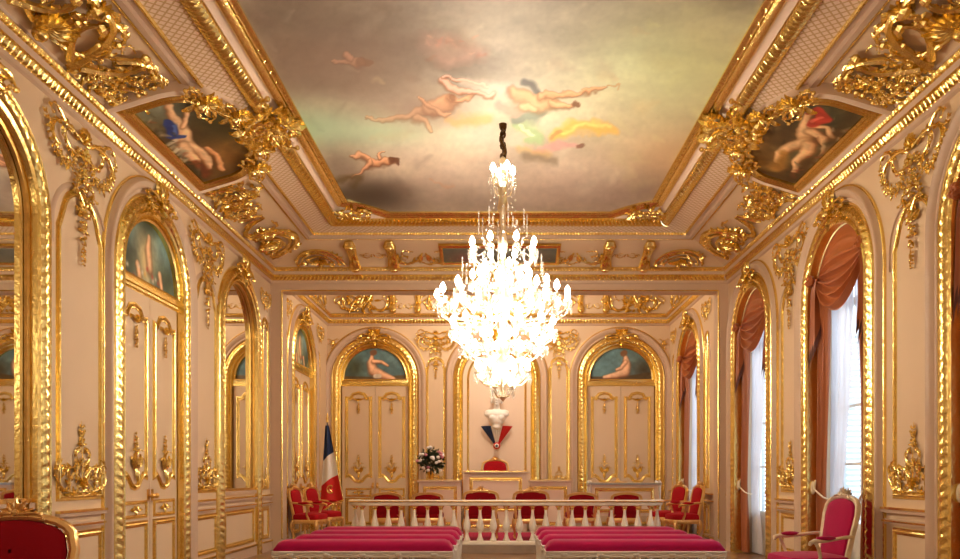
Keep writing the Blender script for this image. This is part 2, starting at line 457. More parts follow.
def o_corner():
    m = MB(); rr = random.Random(5)
    for R, r in ((.62, .045), (.5, .03), (.36, .03)):
        m.tube([(R*cos(a), -.03, .08+R*sin(a)) for a in [PI*i/20 for i in range(21)]], [r*(.5+.5*sin(PI*i/20)) for i in range(21)], 6)
    for k in range(34):
        a = rr.uniform(.1, PI-.1); q = rr.uniform(.05, .6)
        leaf(m, (q*cos(a), .08+q*sin(a)), a+rr.uniform(-.8, .8), rr.uniform(.1, .2), .045, up=.06)
    shell(m, (0, .08), .3, n=9); return m
orn('corner_fan_ornament', o_corner())
def o_rin():
    def half(m):
        scroll(m, (.05, .55), -1.25, 1.35, 11.5, .028, 9, e=1.5, lw=.055, seed=71, k0=.6)
        scroll(m, (.5, .05), .2, .75, 12, .02, 6, lw=.045, seed=72)
        scroll(m, (.85, .55), -.4, .45, -11, .018, 4, lw=.04, seed=73)
        scroll(m, (.3, .62), .2, .5, -10, .016, 4, lw=.04, seed=74)
    return sym(half)
orn('scrollwork_ornament', o_rin())
def o_console():
    m = MB(); pts = [(0, -.015, .0), (0, -.05, .03), (0, -.07, .1), (0, -.05, .22), (0, -.04, .4), (0, -.06, .6), (0, -.08, .7), (0, -.03, .78)]
    m.tube(pts, [.05, .06, .062, .05, .045, .055, .065, .04], 8, flat=.8)
    leaf(m, (0, .1), PI/2, .3, .05, up=.13); leaf(m, (0, .4), PI/2, .28, .045, up=.12); m.blob((0, -.09, .05), .05, 8, 5); m.blob((0, -.1, .7), .05, 8, 5)
    return m
orn('console_ornament', o_console())
def o_tip():              # great leaf cluster where the painted cartouche meets the ceiling frame
    rr = random.Random(91); m = MB()
    for k in range(60):
        a = rr.uniform(0, 2*PI); q = rr.random()**.7
        p = (cos(a)*q*.42, sin(a)*q*.32); leaf(m, p, a+rr.uniform(-.7, .7), rr.uniform(.16, .3), rr.uniform(.04, .07), up=.10, bend=rr.uniform(-1, 1))
    for sg in (-1, 1):
        scroll(m, (sg*.1, -.1), PI/2-sg*.9, .7, -sg*4.5, .04, 5, seed=92, lw=.07); scroll(m, (sg*.3, 0), PI/2-sg*1.5, .6, sg*4.0, .035, 5, seed=93, lw=.06)
    for k in range(8): flower(m, (rr.uniform(-.3, .3), rr.uniform(-.2, .25)), .07, .08)
    return m
orn('leaf_cluster_ornament', o_tip())
def put(name, parent, M): return link(name, ORN[name], parent, M)

# ------------------------------------------------------------------ gilded frames
RI = .82                       # clear half width of every arch
SPR = H(2.33)                  # springing height
def rope_mod(s, j, o, d):
    if 4 <= j <= 10:
        ph = (s-abs(o-.12)*.7)/.10
        d = d+.022*(.65*abs(sin(PI*ph))+.35*abs(sin(2.3*PI*ph+j)))*sin(PI*(j-3)/8)
    return o, d
FR_PROF = [(-.01, -.10), (-.01, .05), (.02, .065), (.035, .05), (.05, .035)] + [(.05+.13*t, .04+.03*sin(PI*t)) for t in (.08, .25, .45, .6, .78, .95)] + [(.19, .045), (.205, .055), (.225, .035), (.23, .0)]
def frame_mesh(bottom):
    m = MB(); sweep(m, arch_path(RI, SPR, bottom, step=.022), FR_PROF, mod=rope_mod)
    o = m.build('gilded_frame', GOLD); me = o.data; bpy.data.objects.remove(o); return me
FRAME = frame_mesh(0.0)
m = MB()
sweep(m, arch_path(RI+.23, SPR, .0, n=36), [(0, 0), (.0, .03), (.01, .045), (.03, .05), (.045, .045)] + [(.05+.08*t, .05+.04*sin(PI*t*.5)) for t in (.0, .3, .6, 1)] + [(.14, .085), (.15, .07), (.165, .03), (.18, .02), (.19, 0)])
sweep(m, arch_path(RI+.415, SPR, .0, n=36), [(-.012, 0), (-.01, .03), (.0, .036), (.01, .03), (.012, 0)], mi=1)
o = m.build('archivolt', [ROSE, GOLD]); ARCHIV = o.data; bpy.data.objects.remove(o)
def arch_trim(parent, M, key=True, rev=True):
    link('gilded_frame', FRAME, parent, M); 
    if rev: link('archivolt', ARCHIV, parent, M)
    if key:
        link('keystone_ornament', ORN['keystone_ornament'], parent, M @ T(0, -.08, SPR+RI+.16))

def pframe(w, z0, z1, top='flat', bot='flat', name='gilded_moulding', parent=None, M=None, field=None):
    m = MB(); p = panel_path(w, z0, z1, top, bot); sweep(m, p, PANEL_PROF, True)
    return m.build(name, GOLD, parent, M)

# ------------------------------------------------------------------ structure: floor, walls
m = MB(); m.add([(-5.2, -1.5, 0), (5.6, -1.5, 0), (5.6, 20, 0), (-5.2, 20, 0)], [(0, 1, 2, 3)])
struct(m.build('floor', PARQUET, smooth=False), 'brown oak parquet floor')

LB = [6.22, 9.50, 12.67]       # left bays: mirror, door, mirror
RB = [3.10, 6.42, 9.78, 13.05] # right bays: windows, the first one added for daylight
BB = [-2.95, -.03, 2.95]       # back bays: door, bust panel, door
ZTOP = H(3.9)
MIRB = 1.12
m = MB(); wall_mesh(m, -1.2, Y1+.4, 0, ZTOP, [(LB[0], RI, SPR, MIRB), (LB[1], RI, SPR, 0), (LB[2], RI, SPR, MIRB)])
for c, b in ((LB[0], MIRB), (LB[1], 0), (LB[2], MIRB)): reveal(m, c, RI, SPR, b, .12)
WL = struct(m.build('wall_left', PINK, None, W('left', 0, 0), smooth=False), 'pink and gold panelled left wall')
m = MB(); wall_mesh(m, -Y1-.4, 1.2, 0, ZTOP, [(-c, RI, SPR, 0) for c in RB])
for c in RB: reveal(m, -c, RI, SPR, 0, .42)
WR = struct(m.build('wall_right', PINK, None, W('right', 0, 0), smooth=False), 'pink and gold panelled right wall with arched windows')
m = MB(); wall_mesh(m, AL-.1, AR+.1, 0, H(4.8), [(c, RI, SPR, 0) for c in BB])
for c in BB: reveal(m, c, RI, SPR, 0, .1)
WB = struct(m.build('wall_back', PINK, None, W('back', 0, 0), smooth=False), 'back wall with two double doors and a bust panel')
ALC, ARC = 16.35, 16.75
m = MB(); wall_mesh(m, 14.7, YB, 0, H(4.8), [(ALC, RI, SPR, 0)]); reveal(m, ALC, RI, SPR, 0, .1)
WAL = struct(m.build('wall_alcove_left', PINK, None, W('alcove_left', 0, 0), smooth=False), 'left side wall of the alcove')
m = MB(); wall_mesh(m, -YB, -14.7, 0, H(4.8), [(-ARC, RI, SPR, 0)]); reveal(m, -ARC, RI, SPR, 0, .42)
WAR = struct(m.build('wall_alcove_right', PINK, None, W('alcove_right', 0, 0), smooth=False), 'right side wall of the alcove')
# end wall with the wide opening
m = MB()
m.box(XL-.1, -4.0, Y1, Y1+.36, 0, H(3.42)); m.box(4.08, XR+.1, Y1, Y1+.36, 0, H(3.42)); m.box(XL-.1, XR+.1, Y1, Y1+.36, H(3.42), H(4.8))
WE = struct(m.build('wall_opening', ROSE, smooth=False), 'rose beige beam and jambs around the alcove opening')
m = MB()
for x in (-3.985, 4.065): m.tube([(x, Y1-.01, .2), (x, Y1-.01, H(3.42))], .014, 6)
m.tube([(-3.985, Y1-.01, H(3.42)), (4.065, Y1-.01, H(3.42))], .014, 6)
m.build('gilded_moulding', GOLD, WE)
# near end, around and behind the camera
m = MB(); m.add([(XL, -1.2, 0), (XR, -1.2, 0), (XR, -1.2, H(4.4)), (XL, -1.2, H(4.4))], [(0, 3, 2, 1)])
struct(m.build('wall_front', PINK, smooth=False))
# alcove + ceiling slabs
m = MB(); m.add([(AL-.1, Y1+.3, H(4.75)), (AR+.1, Y1+.3, H(4.75)), (AR+.1, YB+.05, H(4.75)), (AL-.1, YB+.05, H(4.75))], [(0, 3, 2, 1)])
struct(m.build('ceiling_alcove', PALE, smooth=False))

WALLS.update(o.name for o in (WL, WR, WB, WAL, WAR))
# ------------------------------------------------------------------ cornice, cove and ceiling rings
def ring(mb, rect, prof, mi=0, n=1, mod=None, sides=(0, 1, 2, 3)):
    x0, x1, y0, y1 = rect
    def corners(d): return [(x0+d, y0+d), (x0+d, y1-d), (x1-d, y1-d), (x1-d, y0+d)]
    for sd in sides:
        rows = []
        for i in range(n+1):
            t = i/n; row = []
            for j, (d, h) in enumerate(prof):
                if mod:
                    L = (y1-y0) if sd % 2 == 0 else (x1-x0); d, h = mod(t*L, j, d, h)
                c = corners(d); a, b = c[sd], c[(sd+1) % 4]
                row.append((a[0]+(b[0]-a[0])*t, a[1]+(b[1]-a[1])*t, H(h)))
            rows.append(row)
        mb.grid(rows, mi)
HALL = (XL, XR, Y0-3.2, Y1)
def egg(p, a, j0, j1):
    def f(s, j, d, h):
        if j0 <= j <= j1: k = a*abs(sin(PI*s/p)); return d+k*.6, h-k
        return d, h
    return f
m = MB()
ring(m, HALL, [(0, 3.54), (.03, 3.56), (.035, 3.6)], 1)
ring(m, HALL, [(.035, 3.6), (.035, 3.615), (.06, 3.62), (.075, 3.645), (.09, 3.67), (.09, 3.70)], 0, 1050, egg(.075, .020, 1, 4))
ring(m, HALL, [(.09, 3.70), (.10, 3.745), (.105, 3.75)], 1)
ring(m, HALL, [(.105, 3.75), (.13, 3.765), (.145, 3.80), (.13, 3.825), (.12, 3.83)], 0, 1200, egg(.06, .014, 1, 3))
ring(m, HALL, [(.12, 3.83), (.13, 3.85)], 1)
struct(m.build('trim_1', [GOLD, ROSE]), 'gilded cornice of the hall')
m = MB(); ring(m, HALL, [(.12, 3.85), (.2, 3.90), (.45, 3.995), (.9, 4.14)])
COVE = struct(m.build('ceiling', PINK), 'curved cream cove with gilded scrolls')
m = MB()
ring(m, HALL, [(.865, 4.13), (.87, 4.10), (.885, 4.10), (.90, 4.125)], 0, 900, egg(.07, .012, 1, 2))
ring(m, HALL, [(.89, 4.12), (.90, 4.095), (.955, 4.10), (.96, 4.15), (1.02, 4.155)], 1)
ring(m, HALL, [(1.02, 4.155), (1.03, 4.135), (1.05, 4.135), (1.06, 4.165)], 0, 900, egg(.07, .012, 1, 2))
ring(m, HALL, [(1.06, 4.165), (1.39, 4.215)], 2)
ring(m, HALL, [(1.39, 4.215), (1.395, 4.19), (1.43, 4.175), (1.475, 4.17), (1.52, 4.185), (1.55, 4.22), (1.56, 4.25)], 0, 850, egg(.10, .038, 1, 5))
ring(m, HALL, [(1.56, 4.25), (1.575, 4.235), (1.60, 4.25), (1.68, 4.285)], 3)
struct(m.build('trim_2', [GOLD, ROSE, LATTICE, PALE]), 'gilded ceiling border with lattice band')
m = MB(); m.add([(XL+1.5, -1.2, H(4.31)), (XR-1.5, -1.2, H(4.31)), (XR-1.5, Y1-1.5, H(4.31)), (XL+1.5, Y1-1.5, H(4.31))], [(0, 3, 2, 1)])
m.add([(XL, -1.2, H(4.4)), (XR, -1.2, H(4.4)), (XR, 1.6, H(4.4)), (XL, 1.6, H(4.4))], [(0, 3, 2, 1)])
m.build('ceiling_field', PALE, COVE, smooth=False)

# alcove cornice and frieze
ALR = (AL, AR, Y1+.36, YB)
m = MB()
ring(m, ALR, [(0, 3.60), (.03, 3.62), (.035, 3.65)], 1)
ring(m, ALR, [(.035, 3.65), (.05, 3.66), (.08, 3.70), (.09, 3.74)], 0, 600, egg(.075, .014, 1, 2))
ring(m, ALR, [(.09, 3.74), (.10, 3.78)], 1)
ring(m, ALR, [(.10, 3.78), (.13, 3.79), (.15, 3.83), (.13, 3.87), (.10, 3.88)], 0, 700, egg(.06, .013, 1, 3))
ring(m, ALR, [(.10, 3.88), (.04, 3.90)], 1)
ring(m, ALR, [(.04, 4.42), (.10, 4.46), (.14, 4.50), (.14, 4.56)], 0)
ring(m, ALR, [(.14, 4.56), (.3, 4.74)], 1)
struct(m.build('trim_3', [GOLD, ROSE]), 'gilded cornice of the alcove')

# dado rails and baseboards, cut between the arch bays
def runs(u0, u1, holes):
    out = []; cur = u0
    for c, r in sorted(holes): out.append((cur, c-r)); cur = c+r
    out.append((cur, u1)); return [(a, b) for a, b in out if b-a > .05]
def dado(mb, a, b, mi_g=0, mi_p=1):
    for d, z0, z1, mi in ((.035, .0, .16, mi_p), (.05, .16, .19, mi_g), (.02, .19, .22, mi_p), (.03, .84, .90, mi_p), (.04, .865, .885, mi_g), (.045, .965, 1.0, mi_p), (.055, 1.0, 1.025, mi_g)):
        mb.box(a, b, -d, 0, z0, z1, mi)
RO = RI+.36
for wname, wall, runl, par in (('left', 'left', runs(-1.2, Y1, [(c, RO if i == 1 else RO) for i, c in enumerate(LB)]), WL),
                               ('right', 'right', runs(-Y1, 1.2, [(-c, RO) for c in RB]), WR),
                               ('back', 'back', runs(AL, AR, [(c, RO) for c in BB]), WB),
                               ('alcove_left', 'alcove_left', runs(Y1+.36, YB, [(ALC, RO)]), WAL),
                               ('alcove_right', 'alcove_right', runs(-YB, -Y1-.36, [(-ARC, RO)]), WAR)):
    m = MB()
    for a, b in runl: dado(m, a, b)
    struct(m.build('baseboard_'+wname, [GOLD, ROSE], None, W(wall, 0, 0), smooth=False), 'dado rail and skirting')

# pier panels
def pier(wall, u, w, par, span=True, top=2.83):
    M = W(wall, u, 0); pw = w
    pframe(pw, 1.15, H(top), 'arch', 'flat', 'pier_panel_moulding', par, M)
    pframe(pw, .26, .78, 'flat', 'flat', 'dado_panel_moulding', par, M)
    s = min(1, pw/.72)
    put('panel_foot_ornament', par, M @ T(0, -.005, 1.17, 0, s)); put('pendant_ornament', par, M @ T(0, -.02, H(top)-.12, 0, .9*s+.1))
    if span: put('festoon_ornament', par, M @ T(0, -.02, H(3.06), 0, 1.08 if s > .9 else .8))
    m = MB(); h = pw/2+.1      # rose concentric moulding above the panel
    sweep(m, [(-h, H(top)-.62)] + [(-h*cos(PI*i/14), H(top)-.42+h*sin(PI*i/14)*.95) for i in range(15)] + [(h, H(top)-.62)], [(-.012, 0), (-.01, .018), (.01, .018), (.03, .006), (.034, 0)])
    m.build('hood_moulding', ROSE, par, M)
for u, w_ in ((7.84, .80), (11.20, .78)): pier('left', u, w_, WL)
pier('left', 14.05, .34, WL, False)
put('festoon_ornament', WL, W('left', 14.02, H(3.1)) @ T(0, -.02, 0, 0, .55))
for u, w_ in ((4.8, .8), (7.95, .80), (11.30, .70)): pier('right', u, w_, WR)
for u in (-1.49, 1.46): pier('back', u, .44, WB)
for u in (-4.0+.02, 3.99): pass
for u in (15.0, 17.75): pier('alcove_left', u, .22, WAL, False); 
for u in (15.35, 18.2): pier('alcove_right', u, .24, WAR, False)
put('festoon_ornament', WAL, W('alcove_left', 15.05, H(3.2)) @ T(0, -.02, 0, 0, .6)); put('festoon_ornament', WAR, W('alcove_right', 15.35, H(3.2)) @ T(0, -.02, 0, 0, .6))
put('festoon_ornament', WAL, W('alcove_left', 17.9, H(3.2)) @ T(0, -.02, 0, 0, .6)); put('festoon_ornament', WAR, W('alcove_right', 18.2, H(3.2)) @ T(0, -.02, 0, 0, .5))
for u in (-3.95, 3.97): put('pendant_ornament', WB, W('back', u, H(3.2)) @ T(0, -.02, 0, 0, .6))
# below each mirror: a dado panel
for c in (LB[0], LB[2]):
    M = W('left', c, 0); pframe(1.4, .26, .78, 'flat', 'flat', 'dado_panel_moulding', WL, M)
    m = MB(); dado(m, -RI, RI); m.box(-RI, RI, -.03, .1, 1.06, 1.12, 1); m.build('dado_rail', [GOLD, ROSE], WL, M, smooth=False)

# ------------------------------------------------------------------ cove ornaments
def cove_put(name, wall, u, t=0, s=1, d=.015): return put(name, COVE, WC(wall, u, t, d) @ Matrix.Scale(s, 4))
for wall in ('left', 'right'):
    cove_put('cove_cartouche_ornament', wall, 6.75, .02, 1.0)
    cove_put('cove_cartouche_ornament', wall, 4.4, .02, .9)
    cove_put('leafy_spray_ornament', wall, 10.95, .08, .9); cove_put('leafy_spray_ornament', wall, 8.05, .05, .7)
    cove_put('scrollwork_ornament', wall, 12.0, .02, .85); cove_put('leafy_spray_ornament', wall, 11.6, .1, .55)
    cove_put('keystone_ornament', wall, 12.7, .3, .9)
    cove_put('scrollwork_ornament', wall, 7.6, .38, .42); cove_put('scrollwork_ornament', wall, 5.75, .1, .7); cove_put('leafy_spray_ornament', wall, 7.55, .0, .6)
    cove_put('corner_fan_ornament', wall, 13.15, 0, 1.0)
for sx in (-1, 1):
    cx = .03
    for u in (2.62, 1.92): put('console_ornament', COVE, WC('end', cx+sx*u, .0) @ Matrix.Diagonal((1.8, 1.2, 1.0, 1)))
    cove_put('scrollwork_ornament', 'end', cx+sx*1.5, .03, .42, .0); cove_put('scrollwork_ornament', 'end', cx+sx*1.35, .06, .62)
    cove_put('leafy_spray_ornament', 'end', cx+sx*.86, .1, .45)
    cove_put('corner_fan_ornament', 'end', cx+sx*3.25, .0, .7)
    cove_put('scrollwork_ornament', 'end', cx+sx*2.27, .25, .22)
# alcove frieze (vertical)
for sx in (-1, 1):
    for u in (2.55, 1.95): put('console_ornament', WB, W('back', cx+sx*u, H(3.92)) @ Matrix.Diagonal((1.3, .8, .72, 1)))
    put('scrollwork_ornament', WB, W('back', cx+sx*1.1, H(3.93)) @ T(0, -.01, 0, 0, .75)); put('scrollwork_ornament', WB, W('back', cx+sx*3.2, H(3.93)) @ T(0, -.01, 0, 0, .7)); put('leafy_spray_ornament', WB, W('back', cx+sx*3.3, H(3.9)) @ T(0, -.01, 0, 0, .8))
    put('scrollwork_ornament', WB, W('back', cx+sx*2.26, H(4.0)) @ T(0, -.01, 0, 0, .2))
for par, wall in ((WAL, 'alcove_left'), (WAR, 'alcove_right')):
    for u in (15.5, 16.7, 17.9): put('scrollwork_ornament', par, W(wall, u, H(3.93)) @ T(0, -.01, 0, 0, .6))
# side strips of the opening wall and festoons over back arches
for x in (-1.49, 1.46): put('festoon_ornament', WB, W('back', x, H(3.2)) @ T(0, -.01, 0, 0, .75))

# ------------------------------------------------------------------ painting tools
def fbm(X, Y, sc, seed, octv=5, ax=1., ay=1.):
    rs = np.random.RandomState(seed); out = np.zeros_like(X); amp = 1; tot = 0
    for o in range(octv):
        g = rs.rand(64, 64); x = X*sc*ax*(2**o)+17.3; y = Y*sc*ay*(2**o)+9.1
        xi = np.floor(x).astype(int); yi = np.floor(y).astype(int); fx = x-xi; fy = y-yi
        fx = fx*fx*(3-2*fx); fy = fy*fy*(3-2*fy)
        a = g[xi % 64, yi % 64]; b = g[(xi+1) % 64, yi % 64]; c = g[xi % 64, (yi+1) % 64]; d = g[(xi+1) % 64, (yi+1) % 64]
        out += amp*((a*(1-fx)+b*fx)*(1-fy)+(c*(1-fx)+d*fx)*fy); tot += amp; amp *= .5
    return out/tot
class Paint:
    def __init__(s, X, Y, base):
        s.X, s.Y = X, Y; s.c = np.zeros(X.shape+(3,)); s.c[...] = base
    def mix(s, a, col):
        a = np.clip(a, 0, 1)[..., None]; s.c = s.c*(1-a)+np.array(col, float)*a
    def spot(s, x, y, rx, ry, col, k=1., ang=0, soft=1.):
        dx, dy = s.X-x, s.Y-y; c_, s_ = cos(ang), sin(ang)
        q = ((dx*c_+dy*s_)/rx)**2+((-dx*s_+dy*c_)/ry)**2
        s.mix(k*np.exp(-q*soft), col)
    def stroke(s, pts, col, k=1., edge=.25):
        best = np.full(s.X.shape, 9e9)
        for (x0, y0, r0), (x1, y1, r1) in zip(pts[:-1], pts[1:]):
            dx, dy = x1-x0, y1-y0; L = dx*dx+dy*dy or 1
            t = np.clip(((s.X-x0)*dx+(s.Y-y0)*dy)/L, 0, 1)
            d = np.hypot(s.X-x0-t*dx, s.Y-y0-t*dy)/(r0+(r1-r0)*t); best = np.minimum(best, d)
        s.mix(k*np.clip((1+edge-best)/(2*edge), 0, 1), col)
def s2l(c):
    c = np.clip(c/255., 0, 1); return np.where(c <= .04045, c/12.92, ((c+.055)/1.055)**2.4)
def canvas(name, P, C, keep=None, parent=None, M=None):
    """P: (n,m,3) points, C: (n,m,3) sRGB 0-255"""
    n, k = P.shape[:2]; idx = np.arange(n*k).reshape(n, k)
    q = np.stack([idx[:-1, :-1], idx[:-1, 1:], idx[1:, 1:], idx[1:, :-1]], -1).reshape(-1, 4)
    if keep is not None:
        kk = (keep[:-1, :-1] & keep[:-1, 1:] & keep[1:, 1:] & keep[1:, :-1]).reshape(-1); q = q[kk]
    me = bpy.data.meshes.new(name); me.from_pydata(P.reshape(-1, 3).tolist(), [], q.tolist())
    a = me.color_attributes.new('paint', 'FLOAT_COLOR', 'POINT')
    col = np.ones((n*k, 4)); col[:, :3] = s2l(C.reshape(-1, 3)); a.data.foreach_set('color', col.reshape(-1))
    me.materials.append(PAINTING); o = bpy.data.objects.new(name, me); COL.objects.link(o)
    if M is not None: o.matrix_world = M
    if parent: o.parent = parent
    return o
def figure(p, pts_list, skin=(222, 176, 140), shade=(170, 115, 85), down=1):
    dk = tuple(c*.62 for c in shade); lt = tuple(min(255, c*1.10+8) for c in skin)
    for pts in pts_list:
        p.stroke([(x, y+down*r*.4, r*1.05) for x, y, r in pts], dk, .6, .5); p.stroke([(x, y+down*r*.2, r*.92) for x, y, r in pts], shade, .85, .35)
        p.stroke([(x, y, r*.72) for x, y, r in pts], skin, .95, .4); p.stroke([(x-r*.15, y-down*r*.25, r*.36) for x, y, r in pts], lt, .8, .8)
def brush(p, sc, amt, seed):
    n = fbm(p.X, p.Y, sc, seed, 4); p.c *= (1-amt/2+amt*n)[..., None]

def dabs(p, n, x0, x1, y0, y1, L, pal, seed, k=.6):
    rr = random.Random(seed)
    for i in range(n):
        x, y, a = rr.uniform(x0, x1), rr.uniform(y0, y1), rr.uniform(-.9, .9); l = L*rr.uniform(.4, 1)
        p.stroke([(x, y, l*.30), (x+l*cos(a), y+l*sin(a), l*.12)], rr.choice(pal), k*rr.uniform(.5, 1), .8)
# ceiling painting: authored on the ceiling plane, which the reference shows at these proportions
PX0, PX1, PY0, PY1 = -2.37, 2.42, 6.35, 12.66
hC = 4.285
nx, ny = 300, 420
gx = np.linspace(PX0, PX1, nx); gy = np.linspace(PY0, PY1, ny)
XX, YY = np.meshgrid(gx, gy)
U = 498+780*XX/YY; V = 476-780*hC/YY      # drawing grid used to lay out the composition
p = Paint(U, V, (176, 158, 138))
nA = fbm(U, V, .012, 3, 5, .5, 1.2); nB = fbm(U, V, .03, 4, 5, .5, 1.4); nC = fbm(U, V, .09, 8, 4, .4, 1.5)
p.spot(300, 20, 120, 60, (150, 132, 112), .8); p.spot(330, 80, 110, 50, (128, 108, 92), .8); p.spot(420, 75, 60, 40, (140, 122, 106), .7)
p.spot(290, 120, 60, 26, (168, 168, 138), .8); p.spot(385, 130, 60, 16, (182, 180, 150), .7)
p.spot(560, 90, 90, 60, (205, 192, 168), .8); p.spot(500, 80, 70, 50, (222, 205, 180), .7)
p.spot(690, 60, 110, 60, (200, 192, 152), .8); p.spot(640, 60, 60, 60, (186, 190, 158), .6); p.spot(740, 20, 60, 40, (196, 184, 150), .7); p.spot(560, 15, 110, 30, (178, 166, 142), .7)
p.spot(680, 150, 80, 40, (192, 166, 132), .7); p.spot(650, 190, 90, 25, (140, 116, 102), .7); p.spot(560, 185, 60, 25, (168, 142, 126), .6)
p.spot(430, 180, 80, 25, (160, 138, 122), .6); p.spot(470, 130, 60, 30, (178, 156, 138), .6)
p.spot(375, 192, 34, 16, (78, 66, 56), .9); p.spot(345, 160, 24, 28, (112, 98, 84), .8); p.spot(340, 200, 30, 12, (70, 60, 50), .8)
p.spot(520, 172, 150, 34, (200, 174, 150), .6); p.spot(620, 120, 60, 40, (206, 184, 150), .5); p.c *= (.78+.44*nA)[..., None]*(.90+.20*nB)[..., None]*(.96+.08*nC)[..., None]
p.mix((nA-.62)*3, (205, 185, 155)); p.mix((.36-nA)*2.6, (120, 102, 90))
p.X = U+7*(fbm(U, V, .07, 31, 2)-.5); p.Y = V+7*(fbm(U, V, .10, 33, 2)-.5)+2*(fbm(U, V, .3, 34, 1)-.5)
def q(l, dx=320, dy=20, s=3.): return [(dx+x/s, dy+y/s, r/s) for x, y, r in l]
dabs(p, 40, 250, 420, 10, 190, 26, [(160, 138, 118), (118, 100, 86), (186, 168, 144), (134, 112, 98)], 1, .4)
dabs(p, 30, 420, 620, 10, 190, 24, [(222, 206, 178), (190, 164, 140), (176, 152, 130)], 2, .35)
dabs(p, 30, 600, 760, 10, 190, 26, [(214, 206, 156), (188, 176, 138), (206, 170, 128)], 3, .35)
dabs(p, 14, 425, 480, 36, 60, 9, [(196, 130, 108), (150, 104, 84), (214, 168, 140)], 4, .7)
for l in ([(330, 70, 26), (400, 70, 24), (480, 100, 20)], [(360, 120, 18), (440, 120, 16)]): p.stroke(q(l), (196, 152, 132), .55, .8)
p.stroke(q([(420, 60, 30), (440, 75, 20)]), (150, 118, 96), .4, .9)
SK, SH = (208, 156, 118), (150, 96, 66)
p.stroke(q([(380, 300, 10), (450, 300, 18), (500, 292, 14)]), (214, 165, 110), .8, .6)
figure(p, [q([(140, 293, 4), (200, 296, 8), (265, 285, 11), (335, 265, 20)]), q([(285, 296, 10), (312, 305, 9), (332, 332, 5)]), q([(325, 262, 20), (365, 250, 24), (400, 245, 20)]),
           q([(298, 232, 4), (330, 255, 7), (372, 285, 8), (392, 278, 4)]), q([(395, 240, 12), (440, 235, 7), (478, 215, 4)])], SK, SH)
p.stroke(q([(400, 238, 11), (402, 236, 11)]), (120, 78, 54), .8)
figure(p, [q([(370, 180, 9), (400, 205, 12), (440, 212, 10), (520, 225, 8)]), q([(375, 175, 6), (430, 175, 5), (500, 195, 4)])], (220, 172, 148), SH)
p.stroke(q([(430, 180, 10), (520, 205, 16), (580, 220, 20)]), (228, 200, 178), .7, .7)
p.stroke(q([(540, 262, 16), (570, 272, 20), (610, 272, 14)]), (198, 120, 112), .8, .5)
p.stroke(q([(590, 300, 14), (640, 290, 20), (670, 280, 10), (650, 265, 12)]), (96, 98, 92), .8, .5)
p.stroke(q([(615, 185, 10), (640, 195, 12), (655, 215, 8)]), (92, 88, 86), .8, .5)
figure(p, [q([(585, 215, 22), (620, 235, 26), (665, 245, 26), (705, 245, 16)]), q([(665, 228, 12), (740, 220, 8), (800, 215, 7), (855, 205, 4)]), q([(700, 250, 12), (735, 255, 10), (760, 256, 9)]), q([(600, 260, 12), (650, 262, 10)])], SK, SH)
p.stroke(q([(766, 252, 11), (776, 254, 10)]), (112, 70, 50), .9)
p.stroke(q([(860, 200, 3), (900, 195, 2), (890, 210, 2)]), (190, 140, 100), .7)
p.stroke(q([(590, 318, 10), (640, 335, 22), (660, 360, 14), (620, 365, 8)]), (150, 168, 120), .75, .5); p.stroke(q([(600, 315, 5), (640, 345, 7)]), (205, 212, 175), .7)
p.stroke(q([(710, 345, 20), (760, 318, 20), (820, 322, 20), (880, 335, 14)]), (222, 170, 92), .85, .45); p.stroke(q([(730, 335, 7), (800, 312, 7), (870, 325, 5)]), (240, 204, 130), .8, .6)
p.stroke(q([(700, 350, 8), (720, 330, 6)]), (205, 130, 90), .7)
p.stroke(q([(640, 395, 8), (700, 378, 12), (770, 376, 7)]), (200, 150, 140), .8, .5); p.stroke(q([(775, 377, 8), (780, 378, 8)]), (110, 72, 56), .8)
p.stroke(q([(610, 410, 12), (660, 415, 18), (700, 425, 12)]), (122, 104, 84), .7, .7); p.stroke(q([(600, 390, 8), (680, 400, 10)]), (196, 160, 110), .6, .8)
figure(p, [q([(95, 410, 5), (120, 405, 8), (150, 428, 14), (195, 425, 11), (215, 425, 6)]), q([(150, 430, 8), (130, 450, 5), (100, 475, 3)]), q([(185, 415, 5), (180, 400, 4), (195, 398, 3)])], (214, 160, 122), (130, 78, 52))
p.stroke(q([(215, 423, 9), (230, 424, 7)]), (96, 58, 40), .9)
p.stroke(q([(60, 480, 10), (120, 475, 8), (100, 500, 10)]), (104, 82, 52), .8, .7)
figure(p, [q([(35, 128, 3), (80, 124, 8), (120, 128, 12)]), q([(80, 105, 10), (95, 118, 8)])], (200, 148, 118), (140, 96, 74)); p.stroke(q([(120, 128, 12), (148, 130, 10)]), (116, 80, 58), .8)
p.stroke(q([(330, 480, 4), (400, 500, 5)]), (196, 150, 120), .5, .8); p.stroke(q([(165, 180, 6), (185, 190, 5)]), (195, 170, 130), .5, .8)
p.stroke(q([(150, 355, 6), (240, 345, 12), (280, 335, 8)]), (196, 150, 118), .5, .8)
p.X, p.Y = U, V; brush(p, .22, .10, 41)
p.spot(700, 70, 90, 70, (206, 200, 140), .5); p.spot(300, 128, 60, 20, (160, 186, 150), .7); p.spot(385, 132, 50, 12, (176, 192, 156), .6); p.spot(330, 60, 90, 40, (140, 116, 100), .55); p.spot(420, 112, 50, 16, (140, 118, 104), .5); p.spot(690, 160, 60, 30, (206, 160, 118), .6); p.spot(372, 196, 36, 14, (66, 56, 48), .8); p.spot(520, 110, 40, 14, (196, 204, 168), .4)
lum = p.c.mean(-1, keepdims=True); p.c = np.clip((lum+(p.c-lum)*1.22)*np.array([1.0, 1.06, 1.13]), 0, 244)
P = np.stack([XX, YY, np.full_like(XX, H(hC))], -1)
def in_paint(X, Y):
    cx, cy = np.minimum(X-PX0, PX1-X), np.minimum(Y-PY0, PY1-Y)
    return ~((cx < .6) & (cy < .52*(1-(np.clip(cx, 0, .6)/.6)**1.35)))
